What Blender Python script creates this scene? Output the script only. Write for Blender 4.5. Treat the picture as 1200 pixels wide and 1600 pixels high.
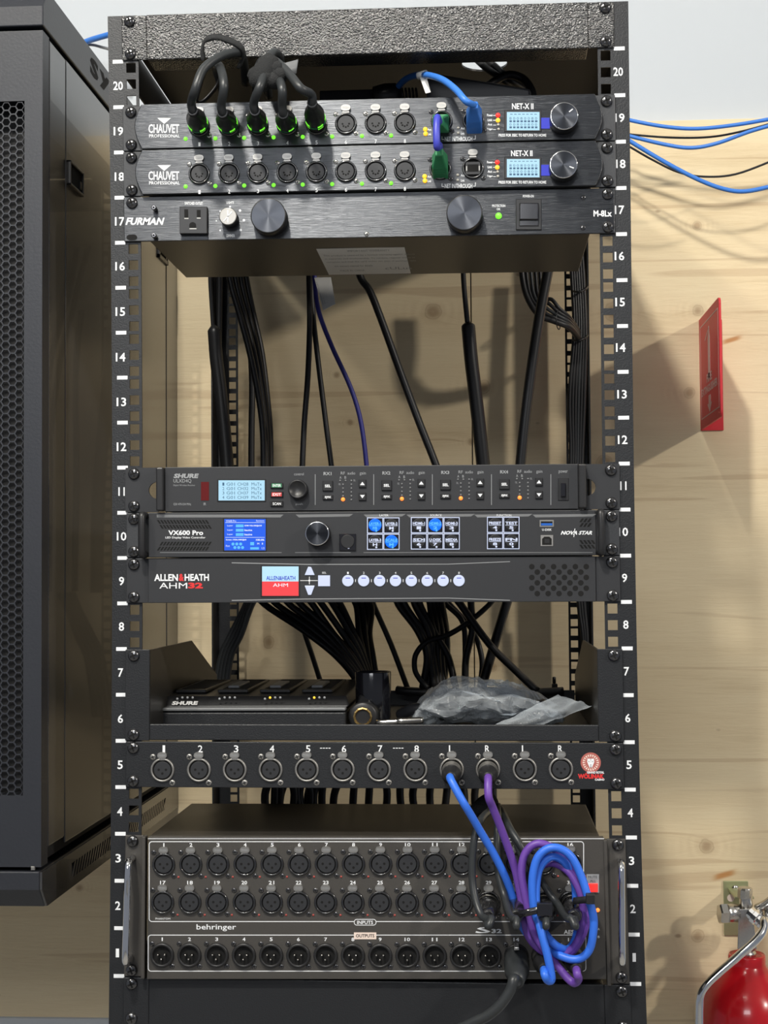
import bpy, math, random
from mathutils import Vector, Matrix
random.seed(7)
# ------------------------------------------------------------------ clearing
for o in list(bpy.data.objects): bpy.data.objects.remove(o, do_unlink=True)
SC = bpy.context.scene
COL = SC.collection
Z0 = 1150.0                      # height (mm) of the bottom of rack unit 1 above the floor

# ------------------------------------------------------------------ camera
CAM = Vector((109.98, -1477.99, 381.85)); YAW, PIT, ROL, FPX = -0.0652165, 0.041655, -0.00731247, 2400.0
FW = Vector((math.sin(YAW)*math.cos(PIT), math.cos(YAW)*math.cos(PIT), math.sin(PIT)))
RT = Vector((math.cos(YAW), -math.sin(YAW), 0)); UP = RT.cross(FW)
R2 = RT*math.cos(ROL)+UP*math.sin(ROL); U2 = -RT*math.sin(ROL)+UP*math.cos(ROL)
cd = bpy.data.cameras.new('camera'); cam = bpy.data.objects.new('camera', cd); COL.objects.link(cam)
cd.sensor_fit = 'VERTICAL'; cd.sensor_height = 36.0; cd.lens = FPX/1600*36.0; cd.clip_start = .02
m = Matrix((R2, U2, -FW)).transposed().to_4x4(); m.translation = (CAM+Vector((0, 0, Z0)))*.001
cam.matrix_world = m
SC.camera = cam

# ------------------------------------------------------------------ world, lights, exposure
SC.view_settings.view_transform = 'Standard'; SC.view_settings.look = 'None'
SC.view_settings.gamma = 1; SC.view_settings.use_curve_mapping = False
SC.view_settings.exposure = 0.0
wd = bpy.data.worlds.new('world'); SC.world = wd; wd.use_nodes = True
wd.node_tree.nodes['Background'].inputs[0].default_value = (.80, .86, 1, 1)
wd.node_tree.nodes['Background'].inputs[1].default_value = .24
def area(name, loc, target, sx, sy, power, color):
    l = bpy.data.lights.new(name, 'AREA'); l.shape = 'RECTANGLE'; l.size = sx; l.size_y = sy
    l.energy = power; l.color = color
    o = bpy.data.objects.new(name, l); COL.objects.link(o); o.location = loc
    o.rotation_euler = (Vector(target)-Vector(loc)).to_track_quat('-Z', 'Y').to_euler()
    return o
area('ceiling_light_front', (-.305, -1.45, 3.28), (-.05, .1, 1.7), .12, .12, 46, (1, .96, .88))
area('ceiling_light_left', (-1.25, -1.5, 3.25), (.3, .6, 1.7), .12, .12, 21, (1, .94, .82))
area('ceiling_light_right', (2.9, -1.9, 3.10), (.3, .6, 1.5), .14, .14, 52, (1, .93, .83))
area('soft_fill_far', (-.6, -4.2, 3.1), (0, .3, 1.4), 1.6, .8, 46, (.95, .97, 1))  # added broad soft fill to raise the ambient level, not a room lamp

# ------------------------------------------------------------------ mapping helpers (millimetres, rack space)
def at(px, py, Y=0.0):
    d = FW+R2*((px-600)/FPX)+U2*((800-py)/FPX)
    t = (Y-CAM.y)/d.y
    return CAM+d*t
LX = (-0.599, -2.22, 5.234, -232.767); LZ = (7.649, -20.845, 15.217, -1.584)
RX = (-1.693, 7.249, -9.298, 234.686); RZ = (9.973, -27.449, 20.22, -4.135)
def pv(c, t): return ((c[0]*t+c[1])*t+c[2])*t+c[3]
def rack(X, z, Y=0.0):
    """the rack's front plane as it stands (rails very slightly bowed)"""
    t = z/500
    u = (X+232.55)/465.1
    return Vector((pv(LX, t)*(1-u)+pv(RX, t)*u, Y, z+pv(LZ, t)*(1-u)+pv(RZ, t)*u))
U = 44.45
def mmpx(Y=0.0): return (Y-CAM.y)/FPX        # mm per pixel at depth Y

# ------------------------------------------------------------------ materials
def mat(name, col, rough=.5, metal=0., emit=None, es=0., bump=None, spec=.5, alpha=1, trans=0, coat=0, ior=1.45, mixcol=None):
    """bump = (scale xyz, strength, detail);  mixcol = (colour, scale xyz, low, high)"""
    M = bpy.data.materials.new(name); M.use_nodes = True; nt = M.node_tree; b = nt.nodes['Principled BSDF']
    b.inputs['Base Color'].default_value = (*col, 1); b.inputs['Roughness'].default_value = rough
    b.inputs['Metallic'].default_value = metal; b.inputs['Specular IOR Level'].default_value = spec
    b.inputs['Alpha'].default_value = alpha; b.inputs['Transmission Weight'].default_value = trans
    b.inputs['Coat Weight'].default_value = coat; b.inputs['IOR'].default_value = ior
    if emit: b.inputs['Emission Color'].default_value = (*emit, 1); b.inputs['Emission Strength'].default_value = es
    tc = None
    if bump or mixcol: tc = nt.nodes.new('ShaderNodeTexCoord')
    def noise(sc, det):
        mp = nt.nodes.new('ShaderNodeMapping'); mp.inputs['Scale'].default_value = sc
        n = nt.nodes.new('ShaderNodeTexNoise'); n.inputs['Scale'].default_value = 1; n.inputs['Detail'].default_value = det
        nt.links.new(tc.outputs['Object'], mp.inputs['Vector']); nt.links.new(mp.outputs[0], n.inputs['Vector'])
        return n
    if bump:
        n = noise(bump[0], bump[2]); bp = nt.nodes.new('ShaderNodeBump')
        bp.inputs['Strength'].default_value = bump[1]; bp.inputs['Distance'].default_value = .001
        nt.links.new(n.outputs['Fac'], bp.inputs['Height']); nt.links.new(bp.outputs[0], b.inputs['Normal'])
    if mixcol:
        n = noise(mixcol[1], 4); r = nt.nodes.new('ShaderNodeValToRGB')
        r.color_ramp.elements[0].position = mixcol[2]; r.color_ramp.elements[1].position = mixcol[3]
        r.color_ramp.elements[0].color = (*col, 1); r.color_ramp.elements[1].color = (*mixcol[0], 1)
        nt.links.new(n.outputs['Fac'], r.inputs[0]); nt.links.new(r.outputs[0], b.inputs['Base Color'])
    return M
MT = dict(
 coat=mat('black_powder_coat', (.014, .015, .017), .42, bump=((700, 700, 700), .25, 2)),
 beam=mat('black_textured_coat', (.020, .020, .020), .24, spec=1.0, bump=((600, 600, 600), 1.0, 1)),
 ear=mat('dark_grey_steel', (.034, .036, .040), .45, bump=((500, 500, 500), .12, 2)),
 brushed=mat('brushed_black_aluminium', (.072, .075, .080), .33, metal=1, bump=((25, 25, 1800), .30, 2)),
 black=mat('black_plastic', (.016, .016, .017), .38),
 ringblack=mat('glossy_black', (.012, .012, .013), .18, spec=1.0, coat=.5),
 signprint=mat('sign_print', (.55, .33, .32), .5),
 matte=mat('matte_black', (.010, .010, .011), .75),
 deep=mat('dark_recess', (.004, .004, .004), .9),
 panel=mat('charcoal_panel', (.023, .024, .027), .48),
 stage=mat('dark_grey_panel', (.056, .052, .047), .45, bump=((600, 600, 600), .08, 2)),
 lid=mat('dark_lid', (.030, .028, .025), .38, metal=.2),
 cab=mat('cabinet_paint', (.022, .024, .030), .40, bump=((350, 350, 350), .10, 2)),
 cabside=mat('cabinet_side_paint', (.035, .035, .037), .27, spec=1.0, bump=((300, 300, 300), .04, 2), coat=.2),
 white=mat('white_print', (.80, .82, .84), .5, emit=(1, 1, 1), es=0),
 grey=mat('grey_print', (.30, .31, .32), .5),
 red=mat('red_print', (.65, .03, .03), .5),
 nickel=mat('satin_nickel', (.34, .33, .31), .42, metal=.85),
 chrome=mat('chrome', (.82, .82, .82), .10, metal=1),
 steel=mat('worn_steel', (.60, .58, .54), .25, metal=1, bump=((300, 300, 300), .1, 2)),
 screw=mat('black_screw', (.13, .13, .135), .20, metal=.9),
 brass=mat('brass', (.72, .50, .20), .25, metal=1),
 zinc=mat('zinc_bracket', (.42, .44, .26), .35, metal=.7),
 cable=mat('black_cable', (.014, .014, .015), .42),
 cableg=mat('dark_grey_cable', (.028, .031, .033), .38),
 blue=mat('blue_cable', (.035, .16, .72), .40),
 purple=mat('purple_cable', (.135, .055, .33), .42),
 lan=mat('blue_network_cable', (.045, .19, .62), .40),
 navy=mat('navy_cable', (.035, .035, .26), .42),
 violet=mat('indigo_cable', (.05, .06, .45), .40),
 green=mat('green_boot', (.03, .22, .09), .45),
 velcro=mat('velcro', (.018, .019, .02), .95, bump=((900, 900, 900), 1.0, 4)),
 paper=mat('white_paper', (.72, .72, .70), .6),
 redpaint=mat('red_enamel', (.48, .006, .012), .22, coat=.4),
 redacrylic=mat('red_acrylic', (.58, .025, .035), .5),
 knobface=mat('spun_aluminium', (.050, .053, .060), .30, metal=.95),
 wallpaint=mat('wall_paint', (.49, .525, .56), .8),
 floor=mat('floor_concrete', (.30, .29, .27), .7, mixcol=((.36, .35, .33), (3, 3, 3), .4, .6)),
 ceil=mat('ceiling_paint', (.75, .75, .74), .8),
 lcd=mat('lcd_screen', (.05, .08, .10), .3, emit=(.42, .70, .88), es=.95),
 lcdtext=mat('lcd_segments', (.01, .03, .06), .4, emit=(.05, .14, .24), es=.7),
 bluescr=mat('blue_screen', (.005, .01, .05), .3, emit=(.01, .11, .82), es=1.0),
 cyan=mat('screen_cyan', (.02, .06, .1), .3, emit=(.10, .48, .85), es=1.0),
 scrwhite=mat('screen_white', (.1, .1, .1), .3, emit=(.85, .92, 1), es=1.0),
 scrpale=mat('screen_pale_blue', (.05, .08, .1), .3, emit=(.50, .78, .93), es=.95),
 scrred=mat('screen_red', (.1, .01, .01), .3, emit=(.85, .06, .07), es=1.0),
 keylight=mat('backlit_key', (.1, .1, .12), .3, emit=(.70, .78, 1), es=.85),
 keyblue=mat('backlit_blue', (.0, .05, .3), .3, emit=(.0, .10, .9), es=1.3),
 keyglass=mat('key_glass', (.01, .01, .013), .12, spec=.8),
 bluetab=mat('blue_film', (.02, .03, .50), .4),
 usb=mat('usb_blue', (.01, .10, .45), .4),
 ledg=mat('green_led', (.1, .5, .05), .4, emit=(.20, 1, .03), es=1.15),
 ledy=mat('amber_led', (.5, .4, .05), .4, emit=(1, .50, .02), es=1.1),
 ledr=mat('red_led', (.6, .02, .02), .4, emit=(1, .03, .02), es=1.4),
 ledo=mat('orange_led', (.6, .2, .02), .4, emit=(1, .20, .04), es=1.5),
 ledw=mat('dim_led', (.45, .43, .38), .4),
 ledoff=mat('small_red_led', (.35, .06, .05), .4),
 mute=mat('red_lit_button', (.8, .03, .02), .3, emit=(1, .03, .03), es=1.0),
 irred=mat('infrared_window', (.10, .008, .008), .2),
 stripe=mat('grey_stripe', (.16, .165, .17), .4),
 emblemred=mat('emblem_red', (.42, .12, .10), .5),
 cream=mat('emblem_cream', (.80, .66, .58), .5),
 ceillight=mat('lamp_diffuser', (.9, .9, .9), .5, emit=(1, .95, .86), es=4),
)
MT['lcdtext'].node_tree.nodes['Principled BSDF'].inputs['Roughness'].default_value = .5

# spun (radially brushed) face, lighter streak: anisotropic
b = MT['knobface'].node_tree.nodes['Principled BSDF']; b.inputs['Anisotropic'].default_value = .85
b.inputs['Anisotropic Rotation'].default_value = .25; nk = MT['knobface'].node_tree; t1 = nk.nodes.new('ShaderNodeTexCoord'); t2 = nk.nodes.new('ShaderNodeVectorMath'); t2.operation = 'CROSS_PRODUCT'; t2.inputs[1].default_value = (0, 1, 0)
nk.links.new(t1.outputs['Object'], t2.inputs[0]); t3 = nk.nodes.new('ShaderNodeVectorMath'); t3.operation = 'NORMALIZE'; nk.links.new(t2.outputs[0], t3.inputs[0]); nk.links.new(t3.outputs[0], b.inputs['Tangent'])
b = MT['brushed'].node_tree.nodes['Principled BSDF']; b.inputs['Anisotropic'].default_value = .95
cx = MT['brushed'].node_tree.nodes.new('ShaderNodeCombineXYZ'); cx.inputs[0].default_value = 1; b.inputs['Anisotropic Rotation'].default_value = .25
MT['brushed'].node_tree.links.new(cx.outputs[0], b.inputs['Tangent'])

[n for n in MT['beam'].node_tree.nodes if n.type == 'BUMP'][0].inputs['Distance'].default_value = .0013

# ------------------------------------------------------------------ mesh builder (verts in mm)
WL = {}
def catmull(P, n=6):
    if len(P) < 3: return [Vector(p) for p in P]
    P = [Vector(p) for p in P]; Q = [P[0]*2-P[1]]+P+[P[-1]*2-P[-2]]; out = []
    for i in range(1, len(Q)-2):
        a, b, c, d = Q[i-1:i+3]
        for k in range(n):
            t = k/n
            out.append(.5*((2*b)+(c-a)*t+(2*a-5*b+4*c-d)*t*t+(3*b-a-3*c+d)*t**3))
    out.append(P[-1]); return out
class MB:
    def __init__(s): s.v = []; s.f = []; s.m = []; s.mats = []; s.cur = 0; s.sm = []; s.smooth = False
    def use(s, mname):
        if mname not in s.mats: s.mats.append(mname)
        s.cur = s.mats.index(mname); return s
    def add(s, vs, fs, smooth=None):
        k = len(s.v); s.v += [Vector(v) for v in vs]
        for f in fs: s.f.append([k+i for i in f]); s.m.append(s.cur); s.sm.append(s.smooth if smooth is None else smooth)
        return s
    def hexa(s, p):   # p: 4 front (bl, br, tr, tl), 4 back
        return s.add(p, [(0, 1, 2, 3), (5, 4, 7, 6), (4, 0, 3, 7), (1, 5, 6, 2), (3, 2, 6, 7), (4, 5, 1, 0)], False)
    def box(s, x0, x1, y0, y1, z0, z1):
        return s.hexa([(x0, y0, z0), (x1, y0, z0), (x1, y0, z1), (x0, y0, z1), (x0, y1, z0), (x1, y1, z0), (x1, y1, z1), (x0, y1, z1)])
    def quadbox(s, pts, d):      # 4 front corners bl br tr tl, extruded +Y by d
        return s.hexa([Vector(p) for p in pts]+[Vector(p)+Vector((0, d, 0)) for p in pts])
    def pbox(s, x0, y0, x1, y1, Y, d, ch=0):     # pixel rectangle (x0,y0 top-left) whose front face lies at depth Y
        a = at(x0, y1, Y); b = at(x1, y0, Y); c = at(x1, y1, Y); e = at(x0, y0, Y)
        if ch:
            f = [a, c, b, e]; cen = (a+b+c+e)/4
            g = []
            for p in f:
                q = p.copy(); q.x += ch*(1 if p.x < cen.x else -1); q.z += ch*(1 if p.z < cen.z else -1); g.append(q)
            back = [p+Vector((0, ch, 0)) for p in f]
            s.add(g+back, [(0, 1, 2, 3), (4, 5, 1, 0), (5, 6, 2, 1), (6, 7, 3, 2), (7, 4, 0, 3)], False)
            return s.quadbox(back, d-ch)
        return s.quadbox([a, c, b, e], d)
    def rbox(s, X0, X1, z0, z1, Y0, Y1):        # box in rack coordinates
        return s.hexa([rack(X0, z0, Y0), rack(X1, z0, Y0), rack(X1, z1, Y0), rack(X0, z1, Y0), rack(X0, z0, Y1), rack(X1, z0, Y1), rack(X1, z1, Y1), rack(X0, z1, Y1)])
    def prism(s, poly, y0, y1):                # poly: (x,z) counter-clockwise seen from -Y
        n = len(poly); vs = [(x, y0, z) for x, z in poly]+[(x, y1, z) for x, z in poly]
        fs = [tuple(range(n)), tuple(range(2*n-1, n-1, -1))]+[((i+1) % n, i, n+i, n+(i+1) % n) for i in range(n)]
        return s.add(vs, fs, False)
    def pprism(s, pix, Y, d):
        n = len(pix); vs = [at(x, y, Y) for x, y in pix]; vs += [v+Vector((0, d, 0)) for v in vs]
        fs = [tuple(range(n)), tuple(range(2*n-1, n-1, -1))]+[((i+1) % n, i, n+i, n+(i+1) % n) for i in range(n)]
        return s.add(vs, fs, False)
    def lathe(s, prof, o, ax=(0, -1, 0), n=24, cap=True, smooth=True):   # prof: (radius, distance along axis)
        ax = Vector(ax).normalized(); o = Vector(o)
        a = ax.orthogonal().normalized() if abs(ax.y) < .99 else Vector((1, 0, 0)); b = ax.cross(a)
        vs = []; fs = []
        for r, h in prof:
            for i in range(n):
                t = 2*math.pi*i/n; vs.append(o+ax*h+(a*math.cos(t)+b*math.sin(t))*r)
        for j in range(len(prof)-1):
            for i in range(n): fs.append((j*n+i, j*n+(i+1) % n, (j+1)*n+(i+1) % n, (j+1)*n+i))
        s.add(vs, fs, smooth)
        if cap:
            k = len(s.v)-len(vs)
            for base, rev in ((0, 1), ((len(prof)-1)*n, 0)):
                idx = [k+base+i for i in range(n)]
                s.f.append(idx[::-1] if rev else idx); s.m.append(s.cur); s.sm.append(False)
        return s
    def cyl(s, c, r, d, n=20, ch=.3):          # front face centre c (at its own Y), extends +Y
        c = Vector(c); return s.lathe([(r, -d), (r, -ch), (r-ch, 0)], c, (0, -1, 0), n, smooth=False)
    def tube(s, P, r, n=8, res=6, flat=1.0):
        P = catmull(P, res); L = len(P); t0 = (P[1]-P[0]).normalized(); a = t0.orthogonal().normalized(); vs = []; fs = []
        for i, p in enumerate(P):
            t = (P[min(i+1, L-1)]-P[max(i-1, 0)])
            t = t.normalized() if t.length > 1e-6 else t0
            a = (a-t*a.dot(t)); a = a.normalized() if a.length > 1e-6 else t.orthogonal().normalized()
            b = t.cross(a); rr = r(i/(L-1)) if callable(r) else r
            for k in range(n):
                w = 2*math.pi*k/n; vs.append(p+(a*math.cos(w)+b*math.sin(w)*flat)*rr)
        for i in range(L-1):
            for k in range(n): fs.append((i*n+k, i*n+(k+1) % n, (i+1)*n+(k+1) % n, (i+1)*n+k))
        s.add(vs, fs, True); k = len(s.v)-len(vs)
        s.f.append([k+i for i in range(n)][::-1]); s.m.append(s.cur); s.sm.append(False)
        s.f.append([k+(L-1)*n+i for i in range(n)]); s.m.append(s.cur); s.sm.append(False)
        return s
    def ribbon(s, P, w, th, wd=(0, 1, 0), res=6):      # strap: width direction wd
        P = catmull(P, res); wd = Vector(wd).normalized(); L = len(P); vs = []; fs = []
        for i, p in enumerate(P):
            t = (P[min(i+1, L-1)]-P[max(i-1, 0)]).normalized(); n_ = t.cross(wd).normalized()
            for a, b in ((-1, -1), (1, -1), (1, 1), (-1, 1)): vs.append(p+wd*a*w/2+n_*b*th/2)
        for i in range(L-1):
            for k in range(4): fs.append((i*4+k, i*4+(k+1) % 4, (i+1)*4+(k+1) % 4, (i+1)*4+k))
        fs += [(3, 2, 1, 0), tuple((L-1)*4+i for i in range(4))]
        return s.add(vs, fs, True)
    def text(s, txt, x0, y0, x1, y1, Y, shear=0, th=.12, bold=0):   # pixel box, front at depth Y
        vs, fs = glyphs(txt, bold); a = at(x0, y1, Y); b = at(x1, y0, Y)
        c = at(x1, y1, Y)
        xs = [v[0] for v in vs]; ys = [v[1] for v in vs]; mx, Mx, my, My = min(xs), max(xs), min(ys), max(ys)
        W = c.x-a.x; H = b.z-c.z; dz = c.z-a.z
        out = []
        for x, y in vs:
            u = (x-mx)/(Mx-mx) if Mx > mx else 0; w = (y-my)/(My-my)
            out.append((a.x+u*W+w*H*shear, Y, a.z+w*H+u*dz))
        return s.add(out, fs, False)
    def text3(s, txt, o, ux, uy, w, h, bold=0):            # lettering on any plane
        vs, fs = glyphs(txt, bold); xs = [v[0] for v in vs]; ys = [v[1] for v in vs]; mx, Mx, my, My = min(xs), max(xs), min(ys), max(ys)
        return s.add([Vector(o)+Vector(ux)*((x-mx)/(Mx-mx)*w)+Vector(uy)*((y-my)/(My-my)*h) for x, y in vs], fs, False)
    def build(s, name, parent=None, m=None, bevel=0, kind=None, origin=None):
        if m: mats = [m]
        else: mats = s.mats
        xs = [v.x for v in s.v]; ys = [v.y for v in s.v]; zs = [v.z for v in s.v]
        if origin is None: origin = Vector(((min(xs)+max(xs))/2, (min(ys)+max(ys))/2, min(zs)))
        origin = Vector(origin)
        me = bpy.data.meshes.new(name)
        me.from_pydata([(v-origin)*.001 for v in s.v], [], s.f); 
        for q in mats: me.materials.append(MT[q])
        me.polygons.foreach_set('material_index', s.m if not m else [0]*len(s.f)); me.polygons.foreach_set('use_smooth', s.sm)
        me.update()
        o = bpy.data.objects.new(name, me); COL.objects.link(o)
        WL[o] = origin.copy()
        place(o, origin, parent)
        if bevel:
            bv = o.modifiers.new('bevel', 'BEVEL'); bv.width = bevel*.001; bv.segments = 2; bv.limit_method = 'ANGLE'; bv.angle_limit = math.radians(50)
        if kind: o['kind'] = kind
        return o
def place(o, w, parent):
    w = Vector(w); WL[o] = w.copy()
    if parent: o.parent = parent; o.location = (w-WL[parent])*.001
    else: o.location = (w+Vector((0, 0, Z0)))*.001
_g = {}
def glyphs(txt, bold=0):
    k = (txt, bold)
    if k not in _g:
        c = bpy.data.curves.new('t', 'FONT'); c.body = txt; c.size = 1; c.offset = bold; c.resolution_u = 2
        o = bpy.data.objects.new('t', c); COL.objects.link(o)
        me = bpy.data.meshes.new_from_object(o, depsgraph=bpy.context.evaluated_depsgraph_get())
        _g[k] = ([(v.co.x, v.co.y) for v in me.vertices], [tuple(p.vertices) for p in me.polygons])
        bpy.data.objects.remove(o); bpy.data.curves.remove(c); bpy.data.meshes.remove(me)
    return _g[k]
def tag(o, label, cat, group=None):
    o['label'] = label; o['category'] = cat
    if group: o['group'] = group
    return o
def thing(name, label, cat, loc, group=None):
    o = bpy.data.objects.new(name, None); COL.objects.link(o); o.empty_display_size = .02; place(o, loc, None); return tag(o, label, cat, group)
def inst(src, name, w, parent):          # copy an object (shares its mesh) at a new place
    c = src.copy(); COL.objects.link(c); place(c, w, parent); return c

# ------------------------------------------------------------------ the setting
WALL_Y = 650.0
b = MB().box(-2500, 2500, WALL_Y+18, WALL_Y+120, -Z0, 2050); w_ = b.build('wall_back', m='wallpaint', kind='structure')
b = MB().box(-2500, 2500, -4500, WALL_Y+120, -Z0-60, -Z0); b.build('floor', m='floor', kind='structure')
b = MB().box(-2500, 2500, -4500, WALL_Y+120, 2180, 2240); b.build('ceiling', m='ceil', kind='structure')

# plywood: procedural veneer with the knots where they are
def plywood_material():
    M = bpy.data.materials.new('plywood'); M.use_nodes = True; nt = M.node_tree; N = nt.nodes; Lk = nt.links; bs = N['Principled BSDF']
    geo = N.new('ShaderNodeNewGeometry')
    def mth(op, a, b=None, c=None):
        n = N.new('ShaderNodeMath'); n.operation = op
        for i, x in enumerate((a, b, c)):
            if x is None: continue
            if isinstance(x, (int, float)): n.inputs[i].default_value = x
            else: Lk.new(x, n.inputs[i])
        return n.outputs[0]
    sep = N.new('ShaderNodeSeparateXYZ'); Lk.new(geo.outputs['Position'], sep.inputs[0])
    X, Z = sep.outputs['X'], sep.outputs['Z']
    def noise(scale, det, vec=None, rough=.5, dist=0):
        mp = N.new('ShaderNodeMapping'); mp.inputs['Scale'].default_value = scale
        Lk.new(vec or geo.outputs['Position'], mp.inputs['Vector']); n = N.new('ShaderNodeTexNoise'); n.inputs['Scale'].default_value = 1
        n.inputs['Detail'].default_value = det; n.inputs['Roughness'].default_value = rough; n.inputs['Distortion'].default_value = dist
        Lk.new(mp.outputs[0], n.inputs['Vector']); return n.outputs['Fac']
    knots = [(676, 488, 11), (1090, 485, 8), (1077, 614, 8), (1089, 353, 6), (420, 1004, 8), (1104, 1322, 10), (1090, 1463, 9), (547, 660, 4), (526, 586, 4),
             (961, 488, 14), (944, 722, 10), (770, 1043, 6), (124, 1387, 5), (736, 690, 5), (755, 605, 10), (405, 716, 4)]
    disp = None; dark = None; ring = None; wob = noise((45, 1, 70), 2)
    for kx, ky, r in knots:
        p = at(kx, ky, WALL_Y); r_ = r*mmpx(WALL_Y)*.001
        dx = mth('SUBTRACT', X, p.x*.001); dz = mth('SUBTRACT', Z, (p.z+Z0)*.001)
        d = mth('SQRT', mth('ADD', mth('MULTIPLY', dx, dx), mth('MULTIPLY', dz, dz)))
        k = mth('ADD', mth('DIVIDE', d, r_), mth('MULTIPLY', mth('SUBTRACT', wob, .5), .9))
        g = mth('POWER', 2.7, mth('MULTIPLY', mth('POWER', k, 4), -.7))            # knot body
        sx = mth('DIVIDE', dx, r_*4.5); sz = mth('DIVIDE', dz, r_*1.6)
        h = mth('POWER', 2.7, mth('MULTIPLY', mth('ADD', mth('MULTIPLY', sx, sx), mth('MULTIPLY', sz, sz)), -1.0))
        dd = mth('MULTIPLY', h, mth('MULTIPLY', mth('SIGN', dz), r_*1.2))
        disp = dd if disp is None else mth('ADD', disp, dd)
        kd = mth('MULTIPLY', mth('SUBTRACT', k, 1.05), 6.0); edge = mth('POWER', 2.7, mth('MULTIPLY', mth('MULTIPLY', kd, kd), -1.0))
        g = mth('MAXIMUM', mth('MULTIPLY', g, .72), mth('MULTIPLY', edge, .55))
        dark = g if dark is None else mth('MAXIMUM', dark, g)
        rg = mth('MULTIPLY', h, mth('ADD', mth('MULTIPLY', mth('SINE', mth('MULTIPLY', k, 5.0)), .5), .5))
        ring = rg if ring is None else mth('MAXIMUM', ring, rg)
    z2 = mth('ADD', Z, disp)
    cmb = N.new('ShaderNodeCombineXYZ'); Lk.new(X, cmb.inputs[0]); Lk.new(z2, cmb.inputs[2])
    broad = noise((1.1, 1, 7), 4, cmb.outputs[0], .55, .8); fine = noise((16, 1, 230), 4, cmb.outputs[0], .75, .6); mid = noise((2.2, 1, 26), 3, cmb.outputs[0], .5, 1.2)
    rp = N.new('ShaderNodeValToRGB'); cr = rp.color_ramp
    cr.elements[0].position = .28; cr.elements[0].color = (.56, .43, .25, 1); cr.elements[1].position = .70; cr.elements[1].color = (.77, .65, .43, 1)
    e = cr.elements.new(.46); e.color = (.71, .58, .37, 1)
    val = mth('ADD', mth('MULTIPLY', broad, .46), mth('ADD', mth('MULTIPLY', mid, .28), mth('MULTIPLY', fine, .26))); Lk.new(val, rp.inputs[0])
    # thin darker growth streaks
    stk = noise((1.3, 1, 38), 2, cmb.outputs[0], .4, 1.5)
    sr = N.new('ShaderNodeValToRGB'); sr.color_ramp.elements[0].position = .315; sr.color_ramp.elements[0].color = (.28, .28, .28, 1); sr.color_ramp.elements[1].position = .36; sr.color_ramp.elements[1].color = (0, 0, 0, 1)
    Lk.new(stk, sr.inputs[0])
    def mix(fac, a, bcol, blend='MIX'):
        n = N.new('ShaderNodeMix'); n.data_type = 'RGBA'; n.blend_type = blend
        Lk.new(fac, n.inputs[0]); Lk.new(a, n.inputs[6]); n.inputs[7].default_value = (*bcol, 1); return n.outputs[2]
    c = mix(sr.outputs[0], rp.outputs[0], (.34, .20, .10))
    c = mix(mth('MULTIPLY', ring, .16), c, (.38, .23, .11))
    c = mix(mth('MULTIPLY', dark, .72), c, (.20, .10, .04))
    # small pin marks
    vor = N.new('ShaderNodeTexVoronoi'); vor.inputs['Scale'].default_value = 1
    mp = N.new('ShaderNodeMapping'); mp.inputs['Scale'].default_value = (9, 9, 15); Lk.new(geo.outputs['Position'], mp.inputs['Vector']); Lk.new(mp.outputs[0], vor.inputs['Vector'])
    vr = N.new('ShaderNodeValToRGB'); vr.color_ramp.elements[0].position = .03; vr.color_ramp.elements[0].color = (.6, .6, .6, 1); vr.color_ramp.elements[1].position = .055; vr.color_ramp.elements[1].color = (0, 0, 0, 1)
    Lk.new(vor.outputs['Distance'], vr.inputs[0]); c = mix(vr.outputs[0], c, (.22, .12, .06))
    for kx, ky, w, h in ((1143, 531, 15, 4), (1132, 1367, 17, 5)):      # pitch pockets (orange)
        p = at(kx, ky, WALL_Y); s_ = mmpx(WALL_Y)*.001
        dx = mth('DIVIDE', mth('SUBTRACT', X, p.x*.001), w*s_); dz = mth('DIVIDE', mth('SUBTRACT', mth('SUBTRACT', Z, (p.z+Z0)*.001), mth('MULTIPLY', mth('SUBTRACT', X, p.x*.001), .28)), h*s_)
        q = mth('POWER', 2.7, mth('MULTIPLY', mth('ADD', mth('POWER', dx, 4), mth('POWER', dz, 4)), -1.2))
        c = mix(mth('MULTIPLY', q, .85), c, (.42, .17, .03))
    Lk.new(c, bs.inputs['Base Color']); bs.inputs['Roughness'].default_value = .62
    bp = N.new('ShaderNodeBump'); bp.inputs['Strength'].default_value = .5; bp.inputs['Distance'].default_value = .0008; Lk.new(fine, bp.inputs['Height']); Lk.new(bp.outputs[0], bs.inputs['Normal'])
    return M
MT['ply'] = plywood_material()
zt = at(1100, 187, WALL_Y).z; zb = at(140, 1590, WALL_Y).z; xs = at(736, 500, WALL_Y).x
for xa, xb in ((xs-1220, xs-.8), (xs+.8, xs+1220)):
    b = MB().box(xa, xb, WALL_Y, WALL_Y+18, zb, zt); b.build('plywood_sheet', w_, 'ply', bevel=.5)

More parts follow.
